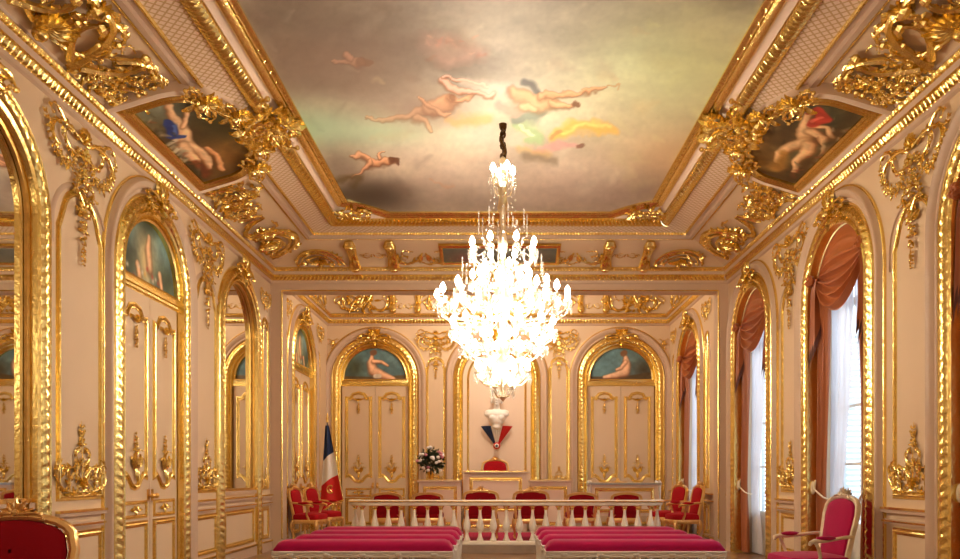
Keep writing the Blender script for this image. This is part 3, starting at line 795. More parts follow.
o = canvas('ceiling_painting', P[:, ::-1], p.c[:, ::-1], in_paint(XX, YY)[:, ::-1])
tag(o, 'large ceiling painting of clouds with flying figures inside the gilded border', 'painting')
CP = o
cut = lambda sx, sy, flip: None
def curve_c(n=8):          # corner cut following in_paint
    return [(c, .52*(1-(c/.6)**1.35)) for c in [i*.6/n for i in range(n+1)]]
path = []
cc = curve_c()
path += [(PX0+c, PY1-d) for c, d in cc]
path += [(PX1-c, PY1-d) for c, d in reversed(cc)]
path += [(PX1-c, PY0+d) for c, d in cc]
path += [(PX0+c, PY0+d) for c, d in reversed(cc)]
dense = []
for i in range(len(path)):
    a, b = path[i], path[(i+1) % len(path)]; k = max(1, int(math.dist(a, b)/.03))
    dense += [(a[0]+(b[0]-a[0])*j/k, a[1]+(b[1]-a[1])*j/k) for j in range(k)]
m = MB()
def bead_mod(s, j, o_, d_):
    if j in (3, 4, 5): d_ += .014*abs(sin(PI*s/.07))
    return o_, d_
prof = [(-.03, -.03), (-.025, .02), (.0, .03), (.02, .02), (.035, .03), (.055, .02), (.065, .025), (.10, .055), (.14, .06), (.17, .035), (.18, .0), (.19, -.04)]
sweep(m, dense, prof, True, mod=bead_mod)
# sweep lays the path in x/z with depth on -y: turn it into the ceiling plane
m.v = [(x, z, H(hC)+y) for x, y, z in m.v]; m.f = [tuple(reversed(f)) for f in m.f]
m.build('gilded_frame', GOLD, CP)
for sx, X in ((1, PX0+.02), (-1, PX1-.02)):
    for sy, Y in ((-1, PY1-.02), (1, PY0+.02)):
        M = Matrix.Translation((X, Y, H(4.255))) @ Matrix.Rotation(PI/4*(1 if sx*sy < 0 else -1)*1.0, 4, 'Z') @ Matrix.Rotation(PI/2, 4, 'X') 
        put('leafy_spray_ornament', CP, Matrix.Translation((X, Y, H(4.245))) @ Matrix.Rotation(math.atan2(-sy*.55, sx*.6)+PI/2, 4, 'Z') @ Matrix.Rotation(PI/2, 4, 'X') @ T(0, 0, -.3, 0, .8))

# painted cartouches over the middle bays, and the small one on the end cove
def cart_out(n=40):
    o = [(-1.05, .02)]
    pts = []
    for i in range(n+1):
        a = PI-PI*i/n; x = 1.02*cos(a)*(1-.12*sin(a)); z = .40+.50*max(0, sin(a))**.8
        pts.append((x, z))
    return [(-1.02, .03)] + pts + [(1.02, .03)]
CO = cart_out()
def inside(X, Z, poly):
    r = np.zeros(X.shape, bool); n = len(poly)
    for i in range(n):
        (x0, z0), (x1, z1) = poly[i], poly[(i+1) % n]
        if z0 == z1: continue
        c = ((z0 > Z) != (z1 > Z)) & (X < (x1-x0)*(Z-z0)/(z1-z0)+x0); r ^= c
    return r
def cartouche(wall, u, which):
    gx = np.linspace(-1.1, 1.1, 240); gz = np.linspace(0, 1.12, 130); X, Z = np.meshgrid(gx, gz)
    p = Paint(X, Z, (88, 66, 40)); n1 = fbm(X, Z, 1.6, 11+which, 5)
    p.X = X+.09*(fbm(X, Z, 4, 81+which, 3)-.5); p.Y = Z+.09*(fbm(X, Z, 4, 83+which, 3)-.5)
    dabs(p, 60, -1, 1, .05, .9, .22, [(44, 40, 22), (96, 76, 38), (140, 104, 54), (66, 62, 38), (120, 112, 78)], 90+which, .7)
    F = lambda l, a, b: figure(p, [[(x*1.15, z*.84, r*.95) for x, z, r in pt] for pt in l], a, b, -1)
    if which == 0:
        p.spot(-.85, .35, .3, .4, (150, 158, 136), .9); p.spot(-.2, .7, .8, .22, (60, 58, 30), .95); p.spot(.5, .55, .5, .3, (136, 92, 40), .9); p.spot(.85, .3, .25, .3, (120, 84, 40), .8); p.c *= (.55+.9*n1)[..., None]
        F([[(-.78, .50, .05), (-.6, .42, .05), (-.42, .40, .09), (-.2, .34, .11), (.0, .30, .12)], [(-.6, .6, .035), (-.45, .5, .035), (-.35, .42, .04)], [(.0, .3, .11), (.2, .38, .09), (.42, .36, .07), (.6, .28, .05)], [(-.05, .25, .09), (.15, .2, .08), (.35, .22, .06), (.55, .12, .04)]], (236, 190, 146), (176, 116, 72))
        F([[(.15, .5, .05), (.35, .55, .05), (.55, .5, .06), (.7, .42, .05)]], (206, 150, 100), (140, 84, 46)); p.stroke([(-.74, .56, .05), (-.7, .58, .05)], (90, 56, 30), .9)
        p.stroke([(-.62, .26, .04), (-.5, .24, .07), (-.3, .16, .06), (-.22, .28, .03)], (34, 58, 132), .95); p.stroke([(-.5, .28, .02), (-.35, .2, .02)], (90, 120, 190), .8)
        for k in range(6): p.stroke([(-.2+.1*k, .16-.015*k, .04), (-.15+.1*k, .04, .03)], (222, 212, 186) if k % 2 == 0 else (168, 156, 130), .9, .5)
        p.stroke([(.45, .14, .06), (.7, .16, .08), (.85, .1, .05)], (112, 52, 28), .9, .5); p.stroke([(.4, .08, .04), (.6, .05, .05), (.85, .04, .04)], (58, 50, 30), .9, .5)
    else:
        p.spot(-.6, .6, .5, .3, (150, 106, 46), .85); p.spot(.75, .5, .3, .4, (70, 74, 54), .9); p.spot(-.2, .25, .3, .2, (96, 98, 70), .8); p.spot(.1, .85, .6, .15, (128, 92, 44), .8); p.c *= (.55+.9*n1)[..., None]
        F([[(.62, .66, .05), (.45, .60, .07), (.28, .52, .11), (.08, .42, .12)], [(.08, .42, .12), (-.1, .55, .09), (-.32, .62, .06), (-.5, .55, .05)], [(.05, .36, .1), (-.15, .3, .08), (-.38, .32, .06), (-.6, .22, .04)], [(.4, .5, .05), (.45, .3, .045), (.3, .16, .04)], [(.3, .45, .09), (.25, .25, .07), (.1, .12, .06), (-.1, .1, .04)]], (236, 190, 138), (176, 116, 68))
        p.stroke([(.62, .72, .05), (.68, .72, .05)], (100, 60, 34), .9)
        p.stroke([(.5, .42, .06), (.66, .36, .08), (.8, .46, .06), (.7, .56, .04)], (200, 58, 44), .9); p.stroke([(.55, .44, .02), (.7, .4, .02)], (235, 120, 96), .8); p.stroke([(.72, .6, .05), (.84, .64, .04)], (150, 170, 150), .8)
        p.stroke([(-.75, .42, .09), (-.5, .42, .08), (-.3, .48, .05)], (176, 124, 52), .8, .6); p.stroke([(-.5, .12, .08), (0, .06, .06), (.5, .08, .06)], (90, 62, 34), .8, .6)
    dabs(p, 26, -.9, .9, .03, .2, .12, [(196, 184, 152), (70, 60, 36), (150, 80, 48), (120, 110, 80)], 95+which, .7)
    brush(p, 9, .35, 60+which)
    P = np.stack([X, np.full_like(X, -.035), Z], -1)
    M = WC(wall, u, .15, .0) @ Matrix.Rotation(.06, 4, 'X')
    o = canvas('cartouche_painting', P[:, ::-1] if False else P, p.c, inside(X, Z, CO), None, M)
    mm = MB(); sweep(mm, CO, [(-.02, .0), (-.02, .07), (.01, .085), (.03, .07), (.05, .075), (.09, .09), (.12, .07), (.13, -.03)], True)
    mm.build('gilded_frame', GOLD, o)
    m2 = MB(); sweep(m2, CO, [(.12, -.05), (.12, .075), (.16, .09), (.2, .07), (.21, -.05)], True); m2.build('outer_frame', PALE, o)
    for nm, mt in (('leaf_cluster_ornament', T(0, -.10, 1.22, 0, .8)), ('keystone_ornament', T(-.9, -.1, .74, 0, .9)), ('keystone_ornament', T(.9, -.1, .74, 0, .9)), ('keystone_ornament', T(-.45, -.1, .96, 0, .8)), ('keystone_ornament', T(.45, -.1, .96, 0, .8)),):
        put(nm, o, mt)
    return o
tag(cartouche('left', 9.3, 0), 'curved painting of reclining nudes with blue cloth above the left doors', 'painting')
tag(cartouche('right', 9.35, 1), 'curved painting of a nude with red cloth above the right middle window', 'painting')
gx = np.linspace(-1.02, 1.02, 90); gz = np.linspace(0, .46, 30); X, Z = np.meshgrid(gx, gz)
p = Paint(X, Z, (96, 96, 84)); p.spot(-.6, .1, .3, .2, (150, 96, 84), .8); p.spot(.6, .1, .3, .2, (130, 110, 90), .8); p.spot(0, .3, .5, .2, (120, 124, 112), .7); p.c *= (.7+.6*fbm(X, Z, 3, 5))[..., None]
M = WC('end', .03, .16, .04)
o = canvas('frieze_painting', np.stack([X, 0*X-.01, Z], -1), p.c, None, None, M)
m = MB(); sweep(m, [(-1.02, 0), (-1.02, .46), (1.02, .46), (1.02, 0)], [(-.02, 0), (-.015, .03), (.02, .04), (.05, .03), (.06, -.02)], True); m.build('gilded_frame', [GOLD], o)
tag(o, 'long narrow dark painting in the cove behind the chandelier', 'painting')

# ------------------------------------------------------------------ doors
def leaf_door(parent, x0, x1, ztop, hand):
    m = MB(); m.box(x0, x1, .0, .05, .02, ztop); L = m.build('door_leaf', PINK, parent, None, smooth=False)
    w = (x1-x0); c = (x0+x1)/2
    for z0, z1, tp, bt in ((1.22, ztop-.16, 'crown', 'wave'), (.22, .80, 'flat', 'flat')):
        k = MB(); sweep(k, [(x+c, z) for x, z in panel_path(w-.2, z0, z1, tp, bt)], [(a, b*1.0) for a, b in PANEL_PROF], True); k.build('panel_moulding', GOLD, L)
    k = MB(); sweep(k, [(x+c, z) for x, z in panel_path(w-.2, .88, 1.05)], [(a*.6, b*.8) for a, b in PANEL_PROF], True)
    for i in range(5): leaf(k, (c, .965), PI*i/4 if i != 2 else -PI/2, .16 if i in (0, 4) else .07, .03)
    k.build('panel_moulding', GOLD, L)
    put('leaf_spray_ornament', L, T(c, -.005, 1.42, 0, .9)); put('panel_head_ornament', L, T(c, -.01, ztop-.36, 0, .8))
    k = MB(); hx = x1-.05 if hand > 0 else x0+.05
    k.box(hx-.025, hx+.025, -.012, 0, 1.06, 1.2); k.blob((hx, -.06, 1.12), .034, 8, 6); k.tube([(hx, 0, 1.12), (hx, -.05, 1.12)], .012)
    k.build('door_handle', GOLDD, L)
def lunette(parent, kind):
    r = RI-.06; zb = H(2.30)
    gx = np.linspace(-r, r, 120); gz = np.linspace(zb, SPR+r, 84); X, Z = np.meshgrid(gx, gz)
    keep = (X**2+(np.maximum(Z, SPR)-SPR)**2) < (r-.02)**2
    z = Z-zb; p = Paint(X, z, (88, 122, 128)); n1 = fbm(X, z, 3, 20+kind, 4)
    p.spot(.5, .5, .4, .3, (110, 140, 140), .6)
    if kind == 0:    # seated nude turned right, tree behind
        p.spot(-.5, .3, .25, .3, (60, 64, 44), .9); p.c *= (.7+.6*n1)[..., None]; p.stroke([(-.7, .04, .06), (0, .03, .05), (.7, .05, .08)], (92, 70, 36), .9)
        figure(p, down=-1, pts_list=[[(-.08, .58, .04), (-.1, .42, .1), (-.05, .25, .12), (.15, .15, .1), (.38, .07, .06), (.45, .05, .04)], [(-.05, .46, .05), (.15, .45, .04), (.3, .36, .03)]], skin=(226, 178, 140), shade=(165, 105, 70)); p.stroke([(-.06, .66, .07), (-.03, .67, .07)], (120, 74, 44), .9); p.stroke([(.0, .1, .05), (.1, .1, .05)], (220, 214, 200), .8)
    elif kind == 1:
        p.spot(.55, .25, .25, .25, (70, 60, 44), .9); p.c *= (.7+.6*n1)[..., None]; p.stroke([(-.7, .04, .05), (0, .03, .05), (.7, .1, .1)], (80, 60, 34), .9)
        figure(p, down=-1, pts_list=[[(.12, .55, .06), (.14, .4, .1), (.1, .22, .12), (-.1, .14, .08), (-.4, .08, .04)], [(.12, .45, .05), (0, .3, .04), (-.1, .26, .03)]], skin=(230, 186, 150), shade=(165, 105, 70)); p.stroke([(.06, .64, .07), (.09, .66, .07)], (128, 80, 44), .9)
    else:
        p.spot(-.1, .3, .3, .5, (196, 170, 120), .9); p.spot(.5, .15, .4, .25, (60, 66, 40), .8); p.spot(-.6, .15, .3, .25, (56, 60, 36), .8); p.spot(0, .75, .6, .12, (50, 66, 50), .8); p.c *= (.6+.8*n1)[..., None]
        figure(p, down=-1, pts_list=[[(0, .6, .05), (-.02, .45, .08), (.02, .25, .08)], [(-.3, .2, .06), (-.25, .08, .06)], [(.3, .22, .06), (.35, .08, .05)]], skin=(220, 180, 140), shade=(160, 110, 70))
        for i in range(16): a = rnd.uniform(-.7, .7); p.spot(a, rnd.uniform(.02, .22), .03, .03, rnd.choice([(220, 210, 190), (190, 70, 50), (210, 160, 80)]), .8)
    brush(p, 12, .3, 70+kind)
    o = canvas('lunette_painting', np.stack([X, 0*X+.05, Z], -1), p.c, keep, parent)
    o.matrix_basis = Matrix()
    k = MB(); a0 = [(-r, zb), (-r, SPR)] + [(-r*cos(PI*i/24), SPR+r*sin(PI*i/24)) for i in range(25)] + [(r, SPR), (r, zb)]
    sweep(k, a0, [(-.03, -.05), (-.025, .0), (.0, .015), (.02, .005), (.07, .0), (.075, -.06)], True); k.build('lunette_frame', GOLD, o)
def door(n, M, kind, label):
    r = empty('door_%d' % n, M); struct(r, label)
    arch_trim(r, Matrix())
    D = empty('x'); bpy.data.objects.remove(D)
    zt = H(2.16)
    base = MB(); base.box(-RI, RI, .03, .09, zt, zt+.1); base.box(-RI, RI, .0, .09, zt+.02, zt+.05); t = base.build('transom', GOLD, r, smooth=False)
    bk = MB(); bk.add([(-RI, .1, 0), (RI, .1, 0), (RI, .1, SPR+RI), (-RI, .1, SPR+RI)], [(0, 1, 2, 3)]); bk.build('backing_panel', ROSE, r, smooth=False)
    leaf_door(r, -RI+.03, -.006, zt, 1); leaf_door(r, .006, RI-.03, zt, -1)
    for c in children_of(r):
        if c.name.startswith('door_leaf'): c.matrix_basis = T(0, .04, 0)
    lunette(r, kind)
    return r
door(1, W('left', LB[1], 0), 2, 'arched double door in the left wall under a painted lunette')
door(2, W('back', BB[0], 0), 0, 'arched double door in the back wall, left of the bust')
door(3, W('back', BB[2], 0), 1, 'arched double door in the back wall, right of the bust')
door(4, W('alcove_left', ALC, 0), 2, 'arched double door in the left wall of the alcove')

# bust panel: a plain painted field inside the same arch
r = empty('trim_4', W('back', BB[1], 0)); struct(r, 'gilded arch panel behind the bust'); arch_trim(r, Matrix())
m = MB(); m.add([(-RI, .06, 0), (RI, .06, 0), (RI, .06, SPR+RI), (-RI, .06, SPR+RI)], [(0, 1, 2, 3)]); m.build('plain_field', PALE, r, smooth=False)
m = MB(); sweep(m, arch_path(RI-.14, SPR, 1.0, n=24), [(-.02, -.06), (-.015, -.03), (.01, -.02), (.03, -.03), (.04, -.06)]); m.build('inner_moulding', GOLD, r)

# mirrors
for u, lab in ((LB[0], 'tall arched mirror in gilded frame nearest the camera on the left wall'), (LB[2], 'tall arched mirror in gilded frame at far end of the left wall')):
    r = empty('arched_mirror', W('left', u, 0)); tag(r, lab, 'mirror'); arch_trim(r, Matrix(), rev=False)
    g = MB(); pts = [(x, .055, z) for x, z in arch_path(RI, SPR, MIRB, n=30)]; g.add(pts, [tuple(range(len(pts)))[::-1]]); g.build('mirror_glass', MIRROR, r, smooth=False)
    k = MB(); sweep(k, arch_path(RI, SPR, MIRB, n=30), [(-.05, -.05), (-.045, -.02), (-.02, -.01), (0, -.03)]); k.box(-RI, RI, -.0, .055, MIRB-.01, MIRB+.04); k.build('inner_fillet', GOLDD, r)

# ------------------------------------------------------------------ windows, curtains
def window(n, M, label):
    r = empty('window_%d' % n, M); struct(r, label); arch_trim(r, Matrix())
    yb = .32; zt = H(2.2)
    f = MB()
    for x in (-RI, -.05, RI-.08): f.box(x, x+(.08 if x != -.05 else .1), yb, yb+.06, .1, SPR+.0)
    f.box(-RI, RI, yb, yb+.06, 0, .75); f.box(-RI, RI, yb, yb+.06, zt, zt+.1)
    f.box(-.03, .03, yb, yb+.05, zt, SPR+RI)
    for z in (1.5, 2.25): f.box(-RI, RI, yb+.01, yb+.05, z, z+.035)
    C = f.build('casement', WHITEP, r, smooth=False)
    g = MB(); g.add([(-RI, yb+.03, .7), (RI, yb+.03, .7), (RI, yb+.03, SPR+RI), (-RI, yb+.03, SPR+RI)], [(0, 1, 2, 3)]); g.build('pane', PANE, C, smooth=False)
    for s in (-1, 1):      # louvred shutters folded open outside
        k = MB(); x = s*(RI+.02)
        for i in range(40): k.box(min(x, x-s*.03), max(x, x-s*.03), .45, .95, .3+i*.075, .34+i*.075)
        for y in (.44, .93): k.box(min(x, x-s*.04), max(x, x-s*.04), y, y+.04, .2, 3.35)
        k.build('louvred_shutter', SHUT, r, smooth=False)
    return r
def drape_mesh(s, top, w_top, w_tie, ztie, y0, x_out, folds, amp, mt, bottom=.03, w_bot=None, n=50, k=30):
    """s=-1: hangs on local -x side"""
    w_bot = w_bot or w_tie*1.3; rows = []
    for i in range(k+1):
        z = top+(bottom-top)*i/k
        if z > ztie: t = (top-z)/(top-ztie); w = w_top+(w_tie-w_top)*(t**1.6)
        else: t = (ztie-z)/(ztie-bottom); w = w_tie+(w_bot-w_tie)*sin(t*PI/2)
        row = []
        xo = min(x_out, math.sqrt(max(.01, RI**2-max(0, z-SPR)**2))-.02) - (RI-.01-x_out)*.3
        for j in range(n+1):
            q_ = j/n; x = s*(xo-w*q_); y = y0+amp*sin(q_*folds*2*PI)*(.6+.4*w/w_top)+.01*sin(q_*23+z*2)
            row.append((x, y, z))
        rows.append(row)
    m = MB(); m.grid(rows, mt); return m
def swag_mesh():
    m = MB(); R = RI-.02; rows = []; k = 50; n = 40
    a_far, a_near = math.asin(.30/R), math.asin(.40/R)
    kf = (-R*cos(a_far), SPR+R*sin(a_far)); kn = (R*cos(a_near), SPR+R*sin(a_near))
    for i in range(k+1):
        t = i/k; row = []
        for j in range(n+1):
            q_ = j/n; a = (PI-a_far)+(a_near-(PI-a_far))*q_
            x0 = R*cos(a); zu = SPR+R*sin(a); g = q_**(1+.3*t)
            xl = kf[0]+(kn[0]-kf[0])*q_; zl = kf[1]+(kn[1]-kf[1])*q_ - 4*q_*(1-q_)*.60*(1+.7*(q_-.5))
            e = t**.85; x = x0*(1-e)+xl*e; z = zu*(1-e)+zl*e
            w = sin(PI*min(1, .03+q_*.95))**.5
            ph = t*2*PI*6.2; fold = (sin(ph)+.35*sin(2*ph+1))*.05*min(1, t*2.0)*w
            row.append((x, .06-.13*sin(PI*q_)*t+fold, z))
        rows.append(row)
    m.grid(rows)
    return m
def tail_mesh(s, length):
    m = MB(); rows = []; k = 20; n = 24
    for i in range(k+1):
        t = i/k; row = []
        for j in range(n+1):
            q_ = j/n; L = length*(.55+.45*abs(((q_*3) % 1)-.5)*2*(1-.4*q_)); z = SPR+.30-L*t; x = s*(min(RI-.01, math.sqrt(RI**2-max(0, z-SPR)**2)-.02)-.22*q_*(.6+.4*t))
            row.append((x, .03-.05*cos(q_*6*PI)*(.3+.7*t)-.02, z))
        rows.append(row)
    m.grid(rows[:18], 0); m.grid(rows[17:], 1); return m
SW = swag_mesh().build('satin_swag', DRAPE); SWM = SW.data; bpy.data.objects.remove(SW)
def keepmesh(o): d = o.data; bpy.data.objects.remove(o); return d
TAILM = {s: keepmesh(tail_mesh(s, 1.25).build('tail', [DRAPE, FRINGE])) for s in (-1, 1)}
def knot_mesh():
    m = MB(); rr = random.Random(3)
    for k in range(12):
        a = 2*PI*k/12; m.blob((.06*cos(a), -.03*rr.random(), .06*sin(a)), (.05, .05, .05), 6, 4)
    m.v = [(x*.75, y, z*.75) for x, y, z in m.v]; return m
KNOT = keepmesh(knot_mesh().build('knot', DRAPE))
DRM = {s: keepmesh(drape_mesh(s, SPR+.30, .36, .24, 1.15, .09, RI-.01, 6, .035, 0, w_bot=.30).build('drape', DRAPE)) for s in (-1, 1)}
SHM = {s: keepmesh(drape_mesh(s, SPR+.35, .66, .30, .98, .23, RI-.10, 9, .028, 0, w_bot=.52).build('sheer', SHEER)) for s in (-1, 1)}
def curtains(M, where):
    r = empty('swag_valance', M); tag(r, 'copper satin swag in the head of the %s' % where, 'curtain', 'swags over the windows')
    link('swag', SWM, r)
    for s in (-1, 1):
        link('tail', TAILM[s], r); link('rosette', KNOT, r, T(s*(.74 if s < 0 else .70), -.03, SPR+(.29 if s < 0 else .39)))
    for s in (-1, 1):
        side = 'far' if s < 0 else 'near'
        d = link('drape', DRM[s], None, M); tag(d, 'copper drape, %s side of the %s' % (side, where), 'curtain', 'satin drapes at the windows')
        d2 = link('sheer_curtain', SHM[s], None, M); tag(d2, 'white sheer curtain, %s side of the %s' % (side, where), 'curtain', 'sheer curtains at the windows')
        k = MB(); pts = [(s*(RI-.01), .06, 1.30), (s*(RI-.12), .0, 1.18), (s*(RI-.30), .04, 1.08), (s*(RI-.36), .12, 1.04), (s*(RI-.34), .15, 1.05)]
        cv = [Vector(pts[0]).lerp(Vector(pts[1]), 0)]
        full = []
        for i in range(len(pts)-1):
            for t in range(4): full.append(Vector(pts[i]).lerp(Vector(pts[i+1]), t/4))
        full.append(Vector(pts[-1])); k.tube(full, .012, 8); k.blob((s*(RI-.03), .02, 1.2), (.035, .035, .09), 8, 6)
        k.build('tieback_rope', ROPE, d)
for n, u, lab in ((1, RB[3], 'window at far end of the right wall'), (2, RB[2], 'middle window of the right wall'), (3, RB[1], 'window at the right edge of the photo')):
    window(n, W('right', u, 0), 'arched '+lab); curtains(W('right', u, 0), lab)
window(4, W('right', RB[0], 0), 'unseen arched window added beside the camera for daylight')  # out of view, added to let in fill daylight
window(5, W('alcove_right', ARC, 0), 'arched window in the right wall of the alcove'); curtains(W('alcove_right', ARC, 0), 'alcove window')
# courtyard wall seen over the way
m = MB(); m.box(11, 11.3, -6, 32, -3, 2.2)
struct(m.build('wall_courtyard', OUTW, smooth=False), 'pale wall across the courtyard')

# ------------------------------------------------------------------ furniture helpers
def pad(mb, outline, thick, y0, n=5, mi=0, sgn=-1, axis='y'):
    """inflated cushion: outline in x/z, bulging to sgn*y"""
    cx = sum(p[0] for p in outline)/len(outline); cz = sum(p[1] for p in outline)/len(outline); rows = []
    for i in range(n+1):
        s = cos(PI/2*i/n*.98); hh = thick*sin(PI/2*i/n)**.7 if i else 0
        rows.append([(cx+(x-cx)*(s if i else 1), y0+sgn*hh, cz+(z-cz)*(s if i else 1)) for x, z in outline])
    if axis == 'z': rows = [[(x, z, y) for x, y, z in r] for r in rows]
    mb.grid(rows, mi, True); 
def rrect(w, h, r, n=5, cx=0, cz=0):
    out = []
    for a0, sx, sz in ((PI/2, -1, 1), (0, 1, 1), (-PI/2, 1, -1), (-PI, -1, -1)):
        for i in range(n+1):
            a = a0+PI/2-(PI/2)*i/n if False else a0+PI/2*(1-i/n)
            out.append((cx+sx*(w/2-r)+r*cos(a), cz+sz*(h/2-r)+r*sin(a)))
    return out
def back_outline(w0, w1, z0, z1, n=12):
    L = [(-w0/2, z0), (-w0/2-.01, z0+(z1-z0)*.25), (-w1/2, z0+(z1-z0)*.72)]
    for i in range(n+1):
        a = PI-PI*i/n; L.append((w1/2*cos(a)*.97, z0+(z1-z0)*.78+(z1-z0)*.22*sin(a)**.75 if 0 < i < n else z0+(z1-z0)*.78))
    L += [(w1/2, z0+(z1-z0)*.72), (w0/2+.01, z0+(z1-z0)*.25), (w0/2, z0)]
    return L
def tilt(mb, k0, ang, z0):     # lean verts backwards about height z0
    for i in range(k0, len(mb.v)):
        x, y, z = mb.v[i]; dz = z-z0; mb.v[i] = (x, y*cos(ang)+dz*sin(ang), z0+dz*cos(ang)-y*sin(ang))
def chair(name, label, M, vel, wood, arms=True, W_=.62, HB=1.06, D_=.54, crest=True, cat='armchair', backw=None):
    r = empty(name, M); tag(r, label, cat)
    bw = backw or W_*.86
    s = MB(); ol = rrect(W_*.94, D_, .1); rows = []
    for z, k in ((.37, .94), (.375, .99), (.41, 1.0), (.45, .99)): rows.append([(x*k, y*k, z) for x, y in ol])
    for i in range(1, 6): k = cos(PI/2*i/5*.97); rows.append([(x*k, y*k, .45+.055*sin(PI/2*i/5)**.8) for x, y in ol])
    s.grid([list(q_) for q_ in rows], 0, True); s.build('seat_cushion', vel, r)
    f = MB(); rows = []
    for z, k in ((.30, .96), (.30, 1.0), (.32, 1.03), (.36, 1.03), (.375, 1.0), (.375, .9)): rows.append([(x*k, y*k, z-(.02*abs(cos(3*math.atan2(y, x))) if z <= .32 else 0)) for x, y in ol])
    f.grid(rows, 0, True)
    for sx in (-.5, 0, .5): f.blob((sx*W_*.7, -D_/2-.01, .33), (.035, .02, .025), 6, 4)
    f.build('seat_rail', wood, r)
    for sx in (-1, 1):
        for sy in (-1, 1):
            l = MB(); x, y = sx*(W_*.44), sy*(D_*.43)
            l.tube([(x, y, .36), (x+sx*.015, y+sy*.02, .30), (x+sx*.02, y+sy*.03, .22), (x, y+sy*.005, .12), (x-sx*.005, y, .045), (x+sx*.004, y+sy*.006, .0)], [.034, .04, .03, .02, .016, .024], 8)
            l.build('leg', wood, r)
    ol = back_outline(bw*.86, bw, .46, HB); yb = D_*.43
    cen = (0, (.46+HB)/2)
    b = MB(); k0 = 0; sweep(b, ol, [(-.03, -.012), (-.03, .018), (-.012, .03), (.012, .028), (.02, .01), (.02, -.02), (-.03, -.022)], True)
    b.v = [(x, y+yb, z) for x, y, z in b.v]
    if crest:
        c = MB(); 
        for i in range(5): leaf(c, (0, 0), PI*(.12+.19*i), .1, .025, up=.03)
        c.blob((0, -.02, .01), .022); scroll(c, (.02, 0), .1, .16, -4, .010, 2, lw=.02); scroll(c, (-.02, 0), PI-.1, .16, 4, .010, 2, lw=.02)
        b.add([(x, y+yb-.01, z+HB+.0) for x, y, z in c.v], c.f); b.add([(x, -y+yb+.01, z+HB+.0) for x, y, z in c.v], [tuple(reversed(q_)) for q_ in c.f])
    for sx in (-1, 1): b.tube([(sx*bw*.40, yb, .34), (sx*bw*.42, yb, .48)], .022, 6)
    tilt(b, 0, .20, .40); b.build('back_frame', wood, r)
    p_ = MB(); inner = [(x*(1-.045/(bw/2)), cen[1]+(z-cen[1])*.92) for x, z in ol]
    pad(p_, inner, .05, yb-.01, 5, 0, -1); pad(p_, list(reversed(inner)), .03, yb+.01, 4, 0, 1); tilt(p_, 0, .20, .40); p_.build('back_cushion', vel, r)
    if arms:
        for sx in (-1, 1):
            a = MB(); x = sx*(bw/2+.005)
            a.tube([(x, yb+.05, .70), (x+sx*.02, yb-.08, .69), (sx*(W_/2+.01), -.02, .66), (sx*(W_/2+.015), -.14, .665), (sx*(W_/2+.03), -.185, .645), (sx*(W_/2+.01), -.19, .62)], [.018, .018, .02, .022, .026, .018], 8)
            a.tube([(sx*(W_/2+.01), -.13, .655), (sx*(W_/2+.02), -.09, .58), (sx*(W_/2-.0), -.06, .48), (sx*(W_/2-.02), -.10, .36)], [.018, .02, .018, .024], 8)
            A = a.build('arm', wood, r)
            c = MB(); c.blob((sx*(W_/2+.005), .0, .69), (.04, .12, .026), 10, 6); c.build('arm_pad', vel, A)
    return r
ROT = math.radians
GWOOD = mat('giltwood', (.80, .52, .20), .32, .85, bump=.3, bscale=50, var=.2, vscale=14)
SWOOD = mat('pale_giltwood', (.74, .62, .44), .38, .45, bump=.3, bscale=50, var=.2, vscale=14)
chair('gilt_armchair', 'red velvet armchair with gilt crest at lower left, cut by the frame', T(-2.74, 4.15, 0, ROT(10)), VELRED, GWOOD, W_=.72, HB=1.20, D_=.62, backw=.66)
chair('gilt_armchair', 'crimson armchair by the middle window with tall padded back', T(3.47, 8.75, 0, ROT(-82)), VELVET, SWOOD, W_=.74, HB=1.21, D_=.68)
PLZ = .14
CL = chair('gilt_armchair', 'left red armchair by the alcove entrance, nearer of the two', T(-3.62, 15.05, PLZ+.012, ROT(78)), SCARLET, GWOOD, HB=1.03, W_=.58)
copy_tree(CL, T(-3.55, 16.0, PLZ+.012, ROT(70)), 'left red armchair beside the flag, farther of the two')
CR = chair('gilt_armchair', 'right red armchair by the alcove entrance, nearer of the two', T(3.55, 15.05, PLZ+.012, ROT(-80)), SCARLET, GWOOD, HB=1.07, W_=.58)
copy_tree(CR, T(3.45, 16.0, PLZ+.012, ROT(-66)), 'right red armchair by the alcove window, farther of the two')
# chairs behind the balustrade, their backs towards the room
c0 = chair('side_chair', 'large gilt chair behind the balustrade, left of the centre pair', T(-.33, 15.2, PLZ+.024, PI), VELRED, GWOOD, False, W_=.70, HB=.98, cat='chair', backw=.68)
c0['group'] = 'chairs behind the balustrade'
copy_tree(c0, T(.63, 15.2, PLZ+.024, PI), 'large gilt chair behind the balustrade, right of the centre pair')
c1 = chair('side_chair', 'small gilt chair at far left behind the balustrade', T(-2.17, 15.5, PLZ+.024, PI), VELRED, GWOOD, False, W_=.60, HB=.92, crest=False, cat='chair', backw=.60)
c1['group'] = 'chairs behind the balustrade'
copy_tree(c1, T(-1.37, 15.5, PLZ+.024, PI), 'small gilt chair behind the balustrade below the flowers')
copy_tree(c1, T(1.63, 15.5, PLZ+.024, PI), 'small gilt chair behind the balustrade, right of the large pair')
copy_tree(c1, T(2.50, 15.5, PLZ+.024, PI), 'small gilt chair at far right behind the balustrade')
chair('presiding_chair', 'red velvet chair behind the desk under the bust', T(-.07, 18.15, .63, 0), SCARLET, GWOOD, False, W_=.74, HB=1.17, D_=.5, cat='chair')

